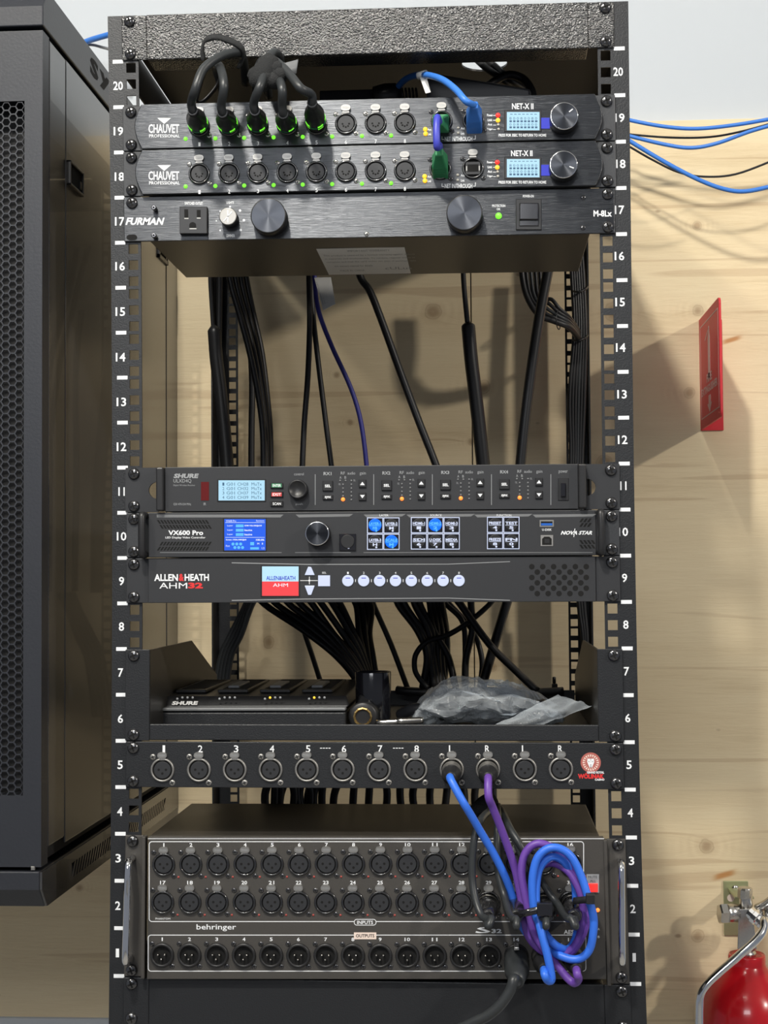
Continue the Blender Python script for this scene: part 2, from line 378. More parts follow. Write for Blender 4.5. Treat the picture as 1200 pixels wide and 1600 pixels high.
# ------------------------------------------------------------------ rack
R = thing('equipment_rack', 'tall open black steel equipment rack with white numbered rails', 'rack', (0, 300, -44))
zs = [-44.45]
for k in range(0, 22):
    for h in (6.35, 22.225, 38.1):
        zs += [(k-1)*U+h-4.75, (k-1)*U+h+4.75]
zs.append(21*U)
HOLESKIP = {}
def rail(sgn, Y, depth, name='front_rail', flat=False):
    b = MB(); F = (lambda X, z, y: Vector((X-(3.5 if sgn > 0 else 0), y, z))) if flat else rack
    xs_ = [sgn*255, sgn*(232.55+4.75), sgn*(232.55-4.75), sgn*225]; th = 2.0
    if sgn < 0: pass
    for i in range(3):
        for j in range(len(zs)-1):
            if i == 1 and j % 2 == 1 and 0 < j < len(zs)-2: continue      # the square holes
            b.hexa([F(min(xs_[i], xs_[i+1]), zs[j], Y), F(max(xs_[i], xs_[i+1]), zs[j], Y), F(max(xs_[i], xs_[i+1]), zs[j+1], Y), F(min(xs_[i], xs_[i+1]), zs[j+1], Y),
                    F(min(xs_[i], xs_[i+1]), zs[j], Y+th), F(max(xs_[i], xs_[i+1]), zs[j], Y+th), F(max(xs_[i], xs_[i+1]), zs[j+1], Y+th), F(min(xs_[i], xs_[i+1]), zs[j+1], Y+th)])
    n = 12
    for j in range(n):            # side flange
        a = -44.45+j*(21*U+44.45)/n; c = -44.45+(j+1)*(21*U+44.45)/n
        x0, x1 = (sgn*255, sgn*253) if sgn > 0 else (-255, -253)
        x0, x1 = min(x0, x1), max(x0, x1)
        lo, hi = (Y, Y+depth) if depth > 0 else (Y+depth, Y)
        b.hexa([F(x0, a, lo+2), F(x1, a, lo+2), F(x1, c, lo+2), F(x0, c, lo+2), F(x0, a, hi), F(x1, a, hi), F(x1, c, hi), F(x0, c, hi)])
    return b.build(name, R, 'coat')
rails = {-1: rail(-1, 0, 45), 1: rail(1, 0, 45)}
for sgn in (-1, 1):
    rail(sgn, 600, -42, 'rear_rail', True)
    # rear inner flange of post
LN = {20: 134, 19: 205, 18: 276, 17: 346, 16: 416, 15: 487, 14: 558, 13: 628, 12: 698, 11: 768, 10: 838, 9: 908, 8: 979, 7: 1051, 6: 1123, 5: 1195, 4: 1268, 3: 1341, 2: 1415, 1: 1489}
RN = {20: (966, 112), 19: (968.5, 184), 18: (970, 256), 17: (968, 328), 16: (968, 400), 15: (969, 472), 14: (970, 543), 13: (972, 616), 12: (973, 687), 11: (974, 759), 10: (974, 831),
      9: (976, 903), 8: (978, 976), 7: (979, 1049), 6: (981, 1122), 5: (983, 1195), 4: (985, 1270), 3: (987, 1345), 2: (989, 1420), 1: (991, 1496)}
for sgn in (-1, 1):
    for k in range(1, 21):
        b = MB().use('white')
        if sgn < 0:
            cx, cy = 185.5+3.5*math.sin((1489-LN[k])/1355*math.pi)+(1 if 14 > k > 7 else 0), LN[k]; cx += -1 if k > 18 else 0
            cx -= 2 if k < 4 else 0
        else: cx, cy = RN[k]
        w = 7.5 if k > 9 else 4.2
        if k == 1: w = 2.6
        if k == 11: w = 5
        b.text(str(k), cx-w, cy-6.8, cx+w, cy+6.8, -.15, bold=0 if k == 1 else .018); b.build('unit_number', rails[sgn], 'white')
    for k in range(0, 21):
        z = k*U; x = (rack(-245.5+(1 if 7 < k < 14 else 0), z), rack(245.8, z))[sgn > 0]
        x0 = x.x-5.2; x1 = x.x+5.2
        t = MB().use('white'); t.hexa([(x0, -.15, x.z-1.8), (x1, -.15, x.z-1.8), (x1, -.15, x.z+1.8), (x0, -.15, x.z+1.8), (x0, 0, x.z-1.8), (x1, 0, x.z-1.8), (x1, 0, x.z+1.8), (x0, 0, x.z+1.8)]); t.build('unit_mark', rails[sgn], 'white')
# beams front top / bottom, rear beams, side bars, top plate with its round cable hole
def beam(z0, z1, Y, name='cross_beam'):
    b = MB(); n = 1
    if Y < 100:
        b.rbox(-241, -216, z0+.6, z1-.6, -2, 0); b.rbox(216, 241, z0+.6, z1-.6, -2, 0)
        b.rbox(-216, 216, z0+.4, z1-.4, -2.6, 1.5)
        # returned top and bottom flanges
        b.rbox(-216, 216, z1-2.4, z1-.4, 1.5, 32); b.rbox(-216, 216, z0+.4, z0+2.4, 1.5, 32)
    else:
        b.box(-225, 225, Y, Y+2, z0, z1)
    return b.build(name, R, 'beam' if Y < 100 and z0 > 0 else 'coat', bevel=1.0 if Y < 100 else 0)
beam(20*U, 21*U, 0); beam(-U, 0, 0); beam(20*U, 21*U, 596); beam(-U, 0, 596)
for sgn in (-1, 1):
    for z0, z1 in ((20*U+4, 21*U), (-U, -4)):
        b = MB(); x0, x1 = sorted((sgn*253, sgn*250.5))
        a0 = rack(x0, z0, 47); a1 = rack(x1, z1, 47)
        b.hexa([(a0.x, 47, a0.z), (a1.x, 47, a0.z), (a1.x, 47, a1.z), (a0.x, 47, a1.z), (x0, 556, z0), (x1, 556, z0), (x1, 556, z1), (x0, 556, z1)])
        b.build('side_bar', R, 'coat')
hc = at(757, 100, 150); hr = 24.5
top_z = 21*U+1
hy = CAM.y+(top_z-CAM.z)*(hc.y-CAM.y)/(hc.z-CAM.z); hx = CAM.x+(hy-CAM.y)*(hc.x-CAM.x)/(hc.y-CAM.y)
hy0, hx0 = hy, hx
b = MB(); n = 32; X0, X1, Y0, Y1 = -250, 250, 34, 594
ring = [(hx0+hr*math.cos(2*math.pi*i/n), hy0+hr*math.sin(2*math.pi*i/n)) for i in range(n)]
def onrect(a):
    dx, dy = math.cos(a), math.sin(a); ts = []
    if dx > 1e-9: ts.append((X1-hx0)/dx)
    if dx < -1e-9: ts.append((X0-hx0)/dx)
    if dy > 1e-9: ts.append((Y1-hy0)/dy)
    if dy < -1e-9: ts.append((Y0-hy0)/dy)
    t = min(ts); return (hx0+dx*t, hy0+dy*t)
import itertools
angs = [2*math.pi*i/n for i in range(n)]
cor = [math.atan2(y-hy0, x-hx0) % (2*math.pi) for x in (X0, X1) for y in (Y0, Y1)]
aa = sorted(set(angs+cor)); vs = []; fs = []
for a in aa:
    p = (hx0+hr*math.cos(a), hy0+hr*math.sin(a)); q = onrect(a)
    vs += [(p[0], p[1], top_z), (q[0], q[1], top_z), (p[0], p[1], top_z+2), (q[0], q[1], top_z+2)]
for i in range(len(aa)):
    j = (i+1) % len(aa); A, B = 4*i, 4*j
    fs += [(A, A+1, B+1, B), (A+2, B+2, B+3, A+3), (A, B, B+2, A+2), (A+1, A+3, B+3, B+1)]
b.add(vs, fs, False); b.build('top_plate', R, 'coat')
MB().box(-250, 250, 34, 594, -U+.5, -U+2.5).build('bottom_plate', R, 'coat')

# ------------------------------------------------------------------ repeated small parts: screws, sockets
def screw_mesh(r=5.6, h=3.6, m='screw', cross=True):
    b = MB().use(m); b.lathe([(r*1.02, 0), (r, h*.35), (r*.82, h*.75), (r*.5, h*.95), (r*.2, h)], (0, 0, 0), n=20)
    if cross:
        b.use('deep')
        for a in (.35, .35+math.pi/2):
            c, s_ = math.cos(a), math.sin(a); l, w = r*.62, r*.15
            b.hexa([Vector((x*c-z*s_, y, x*s_+z*c)) for x, y, z in ((-l, -h-.05, -w), (l, -h-.05, -w), (l, -h-.05, w), (-l, -h-.05, w), (-l, -h*.6, -w), (l, -h*.6, -w), (l, -h*.6, w), (-l, -h*.6, w))])
    return b
def template(b, name):
    o = b.build(name, None, origin=(0, 0, 0)); COL.objects.unlink(o); return o
T_screw = template(screw_mesh(), 'rack_screw')
T_small = template(screw_mesh(2.4, 1.0, 'screw'), 'mounting_screw')
T_smalln = template(screw_mesh(2.9, 1.0, 'nickel'), 'mounting_screw')
T_smallg = template(screw_mesh(2.3, .9, 'steel'), 'mounting_screw')
def screws(parent, lst, Y=-3):
    for X, z in lst:
        inst(T_screw, 'rack_screw', rack(X, z, Y), parent)
def ptext(b, s, x0, y0, x1, y1, Y, **k): b.text(s, x0, y0, x1, y1, Y, **k)

def ring_mesh(ro, ri, h, m='black', back=.0):
    b = MB().use(m); b.lathe([(ro, 0), (ro, h*.55), (ro-.7, h), (ri+.5, h), (ri, h*.7), (ri, 0)], (0, 0, 0), n=28, cap=False)
    b.use('deep'); b.lathe([(ri, 0.02), (.01, 0.02)], (0, 0, 0), n=28, cap=False, smooth=False); return b
def insert_mesh(r, h, holes, m='black'):
    b = MB().use(m); b.lathe([(r, 0), (r, h-.3), (r-.3, h)], (0, 0, 0), n=24)
    b.use('deep')
    for x, z, q in holes: b.lathe([(q, h-.4), (q, h+.06)], (x, 0, z), n=10)
    return b
def tab_mesh(w=9.2, hgt=6.0, m='nickel'):
    b = MB().use(m); P = []
    for i in range(24):
        a = 2*math.pi*i/24; P.append((w/2*math.copysign(abs(math.cos(a))**.75, math.cos(a)), hgt/2*math.copysign(abs(math.sin(a))**.8, math.sin(a))))
    b.prism(P, -2.8, 0)
    b.prism([(-3.6, -hgt/2-1.8), (3.6, -hgt/2-1.8), (2.8, -hgt/2+.6), (-2.8, -hgt/2+.6)], -1.9, 0)
    b.use('grey'); vs, fs = glyphs('PUSH', .01); mx = max(v[0] for v in vs)
    b.add([((x/mx-.5)*6.2, -2.88, y*3.0-1.05) for x, y in vs], fs, False)
    return b
H3 = [(-3.5, .3, 1.25), (3.5, .3, 1.25), (0, -3.3, 1.25)]
H5 = [(3.2*math.cos(a), 3.2*math.sin(a)-.3, .95) for a in [math.radians(v) for v in (180, 0, 225, 315, 270)]]
T_ring_n = template(ring_mesh(11.7, 9.6, 2.0, 'nickel'), 'socket')
T_ring_b = template(ring_mesh(11.2, 9.0, 2.4, 'ringblack'), 'socket')
T_ring_c = template(ring_mesh(10.6, 8.6, 2.4, 'ringblack'), 'socket')
T_ring_m = template(ring_mesh(11.6, 8.8, 3.2, 'black'), 'plug_socket')
T_ins3 = template(insert_mesh(8.3, 1.2, H3, 'panel'), 'insert')
b5 = insert_mesh(8.0, 1.3, H5, 'panel'); T_ins5 = template(b5, 'insert')
T_tab = template(tab_mesh(), 'push_tab')
b = MB().use('steel')
b.lathe([(1.0, 0), (1.0, 5.0), (.5, 5.9)], (0, 0, 0), n=10); T_pin = template(b, 'pin')
b = MB().use('black'); b.box(-7, 7, -1.6, 0, -6, 6); b.use('deep'); b.box(-5.2, 5.2, -1.7, -1.5, -3.6, 3.6); b.use('nickel')
b.box(-6.6, -5.6, -1.9, -1.4, -2.5, 2.0); b.box(5.6, 6.6, -1.9, -1.4, -2.5, 2.0); T_rj = template(b, 'insert')
def socket(parent, px, py, Y, kind, sc=T_small, tab=True, scr=(9.2, 12.0), tz=13.2):
    c = at(px, py, Y)
    ring = {'n': T_ring_n, 'b': T_ring_b, 'c': T_ring_c, 'm': T_ring_m, 'e': T_ring_c}[kind]
    s_ = inst(ring, 'socket', c, parent)
    if kind in 'nb': inst(T_ins3, 'insert', c, s_)
    elif kind == 'c': inst(T_ins5, 'insert', c, s_)
    elif kind == 'e': inst(T_rj, 'insert', c, s_)
    else:
        for x, z in ((-3.3, 1.2), (3.3, 1.2), (0, -3.0)): inst(T_pin, 'pin', c+Vector((x, 0, z)), s_)
    if tab and kind != 'm': inst(T_tab, 'push_tab', c+Vector((0, 0, tz)), s_)
    inst(sc, 'mounting_screw', c+Vector((-scr[0], 0, scr[1])), s_); inst(sc, 'mounting_screw', c+Vector((scr[0], 0, -scr[1])), s_)
    return s_
def led(parent, px, py, Y, r, m, name='indicator_light'):
    b = MB().use(m); c = at(px, py, Y); b.lathe([(r, 0), (r*.9, r*.4), (r*.5, r*.7), (.05, r*.8)], c, n=12); return b.build(name, parent, m)
def face_knob(parent, px, py, Y, r, h, face='knobface', side='black', rim='chrome', mark=None, name='knob'):
    c = at(px, py, Y-h)              # px,py locate the front face of the knob
    b = MB().use(side); b.lathe([(r, -h), (r, -.8), (r-.3, -.4)], c, n=48)
    b.use(rim); b.lathe([(r-.2, -.45), (r-.6, 0), (r-1.0, 0)], c, n=48, cap=False)
    k = b.build(name, parent)
    f = MB().use(face); f.lathe([(r-1.0, -.3), (.02, -.3)], (0, 0, 0), n=48, cap=False, smooth=False)
    fo = f.build('knob_face', k, face, origin=(0, 0, 0)); place(fo, c+Vector((0, -.02, 0)), k)
    if mark is not None:
        q = MB().use('white'); a = math.radians(mark); p0 = c+Vector((math.cos(a), 0, math.sin(a)))*(r*.45); p1 = c+Vector((math.cos(a), 0, math.sin(a)))*(r*.78); n_ = Vector((-math.sin(a), 0, math.cos(a)))*.5
        q.quadbox([p0-n_+Vector((0, -.1, 0)), p1-n_+Vector((0, -.1, 0)), p1+n_+Vector((0, -.1, 0)), p0+n_+Vector((0, -.1, 0))], .3); q.build('pointer', k, 'white')
    return k
def unit_body(parent, k0, k1, half, Y1, m='matte', yf=0):
    b = MB(); b.rbox(-half, half, (k0-1)*U+1.2, k1*U-1.2, yf, Y1); return b.build('chassis', parent, m)
def plate(parent, k0, k1, X0, X1, Y0, Y1, m, name='front_panel', bevel=.6):
    b = MB(); b.rbox(X0, X1, (k0-1)*U+.45, k1*U-.45, Y0, Y1); return b.build(name, parent, m, bevel=bevel)
def usc(k, bot=True, top=True):
    out = []
    for X in (-232.55, 232.55):
        if bot: out.append((X, (k-1)*U+6.35))
        if top: out.append((X, (k-1)*U+38.1))
    return out
screws(R, usc(21)+usc(0), -2)

# ------------------------------------------------------------------ network lighting nodes (U19, U18)
def lighting_node(k, dy, label, ys):
    t = thing('lighting_network_node', label, 'rack unit', rack(0, (k-1)*U, 0))
    # ears with concave inner edge, body plate bulging between them
    for sg in (-1, 1):
        b = MB(); z0, z1 = (k-1)*U+.4, k*U-.4; xa, xb = sorted((sg*241, sg*214)); b.rbox(xa, xb, z0, z1, -3, 0); b.build('rack_ear', t, 'ear', bevel=.6)
    b = MB(); z0, z1 = (k-1)*U+.6, k*U-.6; n = 10; front = []; 
    L = [(-221+7*math.sin(math.pi*i/n)*-1, z0+(z1-z0)*i/n) for i in range(n+1)]
    poly = [(-(x), z) for x, z in L][:]           # right side going up
    pts = [(-x, z) for x, z in L]+[(x, z) for x, z in reversed(L)]
    vv = [rack(x, z, -9) for x, z in pts]; N_ = len(vv)
    b.add(vv+[v+Vector((0, 8.8, 0)) for v in vv], [tuple(range(N_)), tuple(range(2*N_-1, N_-1, -1))]+[((i+1) % N_, i, N_+i, N_+(i+1) % N_) for i in range(N_)], False)
    b.build('front_panel', t, 'brushed', bevel=.7)
    unit_body(t, k, k, 217, 190)
    xs5 = (311.5, 358, 403, 449, 494.5, 540.5, 587, 632.5); Y = -9
    for i, x in enumerate(xs5):
        y = ys-5.2*i/7-.2
        socket(t, x, y, Y, 'c', sc=T_smallg, scr=(9.8, 9.6), tz=15.2)
        led(t, x-21.5, y+19.6, Y, 2.0, 'ledg')
    for i in (0, 1):
        x, y = ((690, 688)[k == 18], (740, 739)[k == 18])[i], ys-7.5-i*1.2
        socket(t, x, y, Y, 'e', sc=T_small, scr=(9.8, 9.6), tz=15.2)
    for x, y, m in ((664.5, 202, 'ledy'), (665, 209, 'ledy'), (716, 200, 'ledw'), (716, 208, 'ledw'), (778, 180, 'ledr'), (778, 188, 'ledy'), (778.5, 195, 'ledw'), (779, 202, 'ledw')):
        yy = y+dy*(.5 if False else 1)
        led(t, x-(1 if dy else 0), yy, Y, 2.3 if m in ('ledy', 'ledr') else 1.4, m)
    w = MB().use('white')
    # emblem wedge + lettering
    w.pprism([(246, 184.5+dy), (267, 184.5+dy), (256.5, 193.5+dy)], Y-.12, .12)
    w.text('CHAUVET', 232, 194+dy, 280, 208+dy, Y-.12, bold=.02); w.text('PROFESSIONAL', 233, 209.8+dy, 281, 214.8+dy, Y-.12, bold=.008)
    for i, x in enumerate(xs5): w.text(str(i+1), x-1.5, ys+25-5*i/7, x+1.8, ys+31-5*i/7, Y-.12)
    w.text('NET-X II', 800-dy*.02, 161.5+dy, 833.5-dy*.02, 170.5+dy, Y-.12, bold=.02)
    w.text('PRESS FOR 3SEC TO RETURN TO HOME', 779, 209+dy, 853.5, 213.5+dy, Y-.12, bold=.02)
    w.text('NET IN/THROUGH', 695, 213.5+dy, 738, 220.5+dy, Y-.12, bold=.01)
    for q in ((690.5, 217.5, 694, 218.3), (690.2, 213, 691, 218.3), (739.5, 217, 743, 217.8), (742.4, 211.5, 743.2, 217.8)): w.pbox(q[0], q[1]+dy, q[2], q[3]+dy, Y-.12, .12)
    for s_, x0, y0, x1 in (('Power', 761, 178, 770), ('Link', 762, 185.5, 769), ('Act', 762, 192.5, 769), ('Trigger', 761, 200, 770), ('Act', 720, 198.5, 726), ('Link', 720, 206.5, 726), ('Act', 668, 200.5, 674), ('Link', 668, 207.5, 674)):
        w.text(s_, x0, y0+dy, x1, y0+3.8+dy, Y-.12, bold=.02)
    for yy in (180, 187.6, 195, 202): w.pbox(770.5, yy+dy, 775, yy+.8+dy, Y-.12, .12)
    w.build('lettering', t, 'white')
    fr = MB(); fr.pbox(788, 172+dy, 846, 206+dy, Y-.8, 1, .5); f = fr.build('screen_frame', t, 'black')
    s_ = MB().use('lcd'); s_.pbox(792, 175+dy, 843, 203.5+dy, Y-.95, .4); s_.use('lcdtext')
    for r_ in range(2):
        for c_ in range(8):
            x = 796+c_*5.7; y = 183+r_*9.5+dy
            s_.text('0' if (c_+r_) % 3 else '8', x, y, x+3.4, y+4, Y-1.0); s_.pbox(x, y+5, x+3.8, y+8, Y-1.0, .05)
    for c_ in range(7): s_.text('-', 797+c_*6.3, 178+dy, 801+c_*6.3, 179+dy, Y-1.0)
    s_.build('display', f)
    q = MB(); q.pbox(844.5, 184+dy, 859, 201+dy, Y-.5, .5); q.build('blue_film_tab', t, 'bluetab')
    face_knob(t, 881.5-dy*.015, 181+dy*1.03, Y, 13.4, 17, mark=38 if k == 19 else -22)
    screws(t, usc(k))
    return t
node19 = lighting_node(19, 0, 'brushed black lighting network node at unit 19 with five plugged-in outputs', 197.5)
node18 = lighting_node(18, 73.5, 'brushed black lighting network node at unit 18 with all eight round outputs empty', 272)

# ------------------------------------------------------------------ power conditioner (U17)
t = thing('power_conditioner', 'black brushed power conditioner with front outlet and two large round knobs', 'power conditioner', rack(0, 16*U, 0))
plate(t, 17, 17, -241, 239.3, -3.2, 0, 'brushed'); Y = -3.2
b = MB(); a0 = rack(-216.3, 16*U+1.0); a1 = rack(215.7, 17*U-1.5)
for (p0, p1) in ((16*U+1.0, 17*U-1.5),):
    bl = rack(-216.3, p0, 0); br = rack(215.7, p0, 0); tr = rack(215.7, p1, 0); tl = rack(-216.3, p1, 0)
    b.quadbox([bl, br, tr, tl], 185.2)
bo = b.build('chassis', t, 'lid', bevel=.8)
# printed label on the underside
def under(px, py, zc):            # pixel -> point on the horizontal plane of height zc
    d = FW+R2*((px-600)/FPX)+U2*((800-py)/FPX); s_ = (zc-CAM.z)/d.z; return CAM+d*s_
zc = rack(0, 16*U+1.0).z-.15
q = MB().use('paper'); pp = [under(*p, zc) for p in ((494, 389), (652, 386), (660, 427), (514, 429.5))]
q.add(pp+[p+Vector((0, 0, .15)) for p in pp], [(0, 1, 2, 3), (7, 6, 5, 4), (0, 4, 5, 1), (1, 5, 6, 2), (2, 6, 7, 3), (3, 7, 4, 0)], False)
lb = q.build('printed_label', bo, 'paper')
q = MB()
def onlabel(u, v): return pp[0]*(1-u)*(1-v)+pp[1]*u*(1-v)+pp[2]*u*v+pp[3]*(1-u)*v+Vector((0, 0, -.1))
for u0, u1, v, h, s_ in ((.3, .72, .06, .07, 'IMPORTANT WARRANTY'), (.04, .96, .22, .07, 'This product is covered by a limited warranty against defects'), (.04, .96, .34, .07, 'in materials and workmanship. To validate, register online or'), (.04, .96, .46, .07, 'complete and mail the card within ten days of purchase date'), (.1, .5, .62, .06, 'see owners manual for details'), (.14, .4, .8, .07, 'MADE IN CHINA'), (.62, .9, .72, .1, 'cULus')):
    o_ = onlabel(u0, v+h); ux = (onlabel(u1, v+h)-o_); uy = onlabel(u0, v)-o_
    q.text3(s_, o_, ux.normalized(), uy.normalized(), ux.length, uy.length)
q.build('label_print', bo, 'grey')
b = MB().use('black'); b.pbox(280.5, 323, 323.5, 365, Y-6, 6.5, .5)
ou = b.build('power_outlet', t, 'black', bevel=.3)
b = MB()
for x0, y0, x1, y1 in ((288, 327, 294, 342), (307.5, 328, 313.5, 341)): b.pbox(x0, y0, x1, y1, Y-6.15, .3)
b.pprism([(296, 357)]+[(301+5.5*math.cos(a), 352.5-5.5*math.sin(a)) for a in [math.pi*(1-i/10) for i in range(11)]]+[(306.5, 357)], Y-6.15, .3); b.build('outlet_slot', ou, 'deep')
b = MB()
for x0, y0, x1 in ((288, 340.5, 294.5), (307.5, 340, 313.5), (296, 356.5, 307)): b.pbox(x0, y0, x1, y0+1.6, Y-6.2, .1)
b.build('slot_contact', ou, 'nickel')
k = face_knob(t, 356, 338, Y, 8.6, 14, face='nickel', rim='nickel', mark=None, name='dimmer_knob')
b = MB(); c = at(356, 338, Y-14.1)
for i in range(2):
    a = math.radians((48, 92)[i]); d = Vector((math.cos(a), 0, math.sin(a))); n_ = Vector((-d.z, 0, d.x))*.45
    b.quadbox([c-d*6-n_, c+d*6-n_, c+d*6+n_, c-d*6+n_], .2)
b.build('pointer', k, 'white')
face_knob(t, 419, 336.5, Y, 17.2, 17, rim='black', mark=None, name='light_pull_knob')
face_knob(t, 725.5, 332, Y, 17.2, 17, rim='black', mark=None, name='light_pull_knob')
led(t, 779, 337.3, Y, 3.2, 'ledg')
b = MB(); b.pbox(806, 311, 846, 359, Y-1.6, 1.8, .5); sw = b.build('power_switch', t, 'black')
b = MB(); b.pbox(811.5, 317, 841.5, 343, Y-5.5, 5, .8); b.pbox(811.5, 343.5, 841.5, 353, Y-2.6, 2, .5); b.build('rocker', sw, 'keyglass')
for x, y in ((240, 324), (240, 367.5)):
    b = MB().use('screw'); c = at(x, y, Y-9); b.lathe([(2.4, -9), (2.4, -.2), (1.6, 0)], c, n=14); b.use('deep').lathe([(1.1, -.1), (1.1, .06)], c, n=6); b.build('face_bolt', t)
for x, y, q in ((573, 366, T_smallg), (911, 309, T_small), (911, 356, T_small)): inst(q, 'mounting_screw', at(x, y, Y), t)
b = MB().use('deep'); c0 = [(206+6*math.cos(a)+(2.5 if math.cos(a) > 0 else -2.5), 371-4.6*math.sin(a)) for a in [2*math.pi*i/20 for i in range(20)]]
b.pprism(c0[::-1], Y-.1, .3); b.build('mounting_slot', t, 'deep')
w = MB().use('white')
w.text('FURMAN', 196, 340, 254, 351.5, Y-.1, shear=.28, bold=.035); w.text('M-8Lx', 927.5, 328.5, 956, 338.5, Y-.1, bold=.03)
w.text('SWITCHED OUTLET', 288.5, 315.5, 317, 320, Y-.1, bold=.02); w.text('LIGHTS', 354, 314.5, 365.5, 318.5, Y-.1, bold=.02); w.text('DIMMER', 354, 366, 367, 370.5, Y-.1, bold=.02)
w.text('PROTECTION', 769, 319.5, 789.5, 323.5, Y-.1, bold=.02); w.text('OK', 776, 325, 782, 328.5, Y-.1, bold=.02); w.text('POWER-ON', 817, 304.5, 834, 308.5, Y-.1, bold=.02)
for x, y, r_ in ((344, 330, 1.3), (338, 345, 1.1), (344, 360, 1.3), (359.5, 323, 1.5), (375, 329, 2), (381, 344, 2), (376, 359.5, 2)):
    w.lathe([(r_*.62, 0), (r_*.62, .1)], at(x, y, Y), n=12)
w.build('lettering', t, 'white')
screws(t, [(232.55, 16*U+6.35), (232.55, 16*U+38.1), (-232.55, 16*U+38.1)], Y)

# ------------------------------------------------------------------ wireless receiver (U11)
t = thing('wireless_receiver', 'charcoal four-channel wireless microphone receiver at unit 11 with pale blue display', 'receiver', rack(0, 10*U, 0))
for sg in (-1, 1):      # ears with a half-round cut-out
    b = MB(); z0, z1 = 10*U+.4, 11*U-.4; cz = (z0+z1)/2-.5; X1 = sg*241; X0 = sg*208.5
    arc = [(X0+sg*9.5*math.sin(math.pi*i/12), cz-8.5*math.cos(math.pi*i/12)) for i in range(13)]
    P_ = [(X1, z0), (X1, z1), (X0, z1)]+arc[::-1]+[(X0, z0)]
    if sg < 0: P_ = P_[::-1]
    vv = [rack(x, z, -2.6) for x, z in P_]; N_ = len(vv)
    b.add(vv+[v+Vector((0, 2.6, 0)) for v in vv], [tuple(range(N_)), tuple(range(2*N_-1, N_-1, -1))]+[((i+1) % N_, i, N_+i, N_+(i+1) % N_) for i in range(N_)], False)
    b.build('rack_ear', t, 'panel')
    b = MB(); x0, x1 = sorted((sg*208.5, sg*201)); b.rbox(x0, x1, z0+.5, z1-.5, -14, -2.6); b.build('ear_bracket', t, 'black', bevel=1.5)
plate(t, 11, 11, -201, 201, -7, 0, 'panel'); Y = -7
unit_body(t, 11, 11, 201, 300)
w = MB().use('white')
w.text('SHURE', 271, 740, 309, 747.2, Y-.1, shear=.25, bold=.05); w.text('ULXD4Q', 271, 748.5, 299, 755, Y-.1, bold=.0); w.text('Digital Wireless Receiver', 271, 757, 305, 760, Y-.1)
w.text('G50 470-534 MHz', 271, 786, 298.5, 789.5, Y-.1); w.text('IR', 318, 785.5, 322, 789.5, Y-.1); w.text('power', 873, 735, 887, 740.5, Y-.1)
w.text('control', 459.5, 738.5, 474.5, 742.8, Y-.1); w.text('push', 462, 786, 473, 790, Y-.1)
b = MB(); b.pbox(314, 753, 326.5, 782, Y-.3, .5); b.build('infrared_window', t, 'irred')
fr = MB(); fr.pbox(339.5, 748.5, 415.5, 784, Y-.7, 1, .4); f = fr.build('screen_frame', t, 'black')
s_ = MB().use('lcd'); s_.pbox(341.5, 750.5, 413.5, 782, Y-.85, .3); s_.use('lcdtext')
for i, q in enumerate(('1 G01 CH28 MuTx', '2 G01 CH32 MuTx', '3 G01 CH37 MuTx', '4 G01 CH39 MuTx')):
    for j, (s0, x0, x1) in enumerate(((q[:1], 347.5, 350.5), (q[2:5], 354, 367), (q[6:10], 371, 388), (q[11:], 393, 409))): s_.text(s0, x0, 754+i*6.9, x1, 758.8+i*6.9, Y-.9, bold=-.0)
s_.build('display', f)
for y, s0, mt in ((758.5, 'ENTER', 'ledg'), (772.5, 'EXIT', 'mute'), (787, 'SCAN', 'white')):
    b = MB(); b.pbox(422.5, y-4.2, 442, y+4.2, Y-1.8, 2, .4); k = b.build('button', t, 'black')
    b = MB(); b.pbox(424.5, y-3, 440, y+3, Y-1.9, .2)
    k2 = b.build('key_light', k, {'ledg': 'green', 'mute': 'red', 'white': 'deep'}[mt])
    b = MB().use(mt); b.text(s0, 426, y-2, 439, y+2.2, Y-2.0, bold=.02); b.build('key_text', k, 'white')
c = at(466.5, 766, Y)
b = MB().use('black'); b.lathe([(9.4, 0), (9.2, 9), (8.6, 10), (7.6, 10), (7.2, 9.2), (.02, 9.0)], at(466.5, 765, Y), n=36); b.build('control_knob', t, 'black')
for x in (492.6, 584, 675.6, 768, 860.8): w.pbox(x-.5, 741, x+.3, 789, Y-.1, .1)
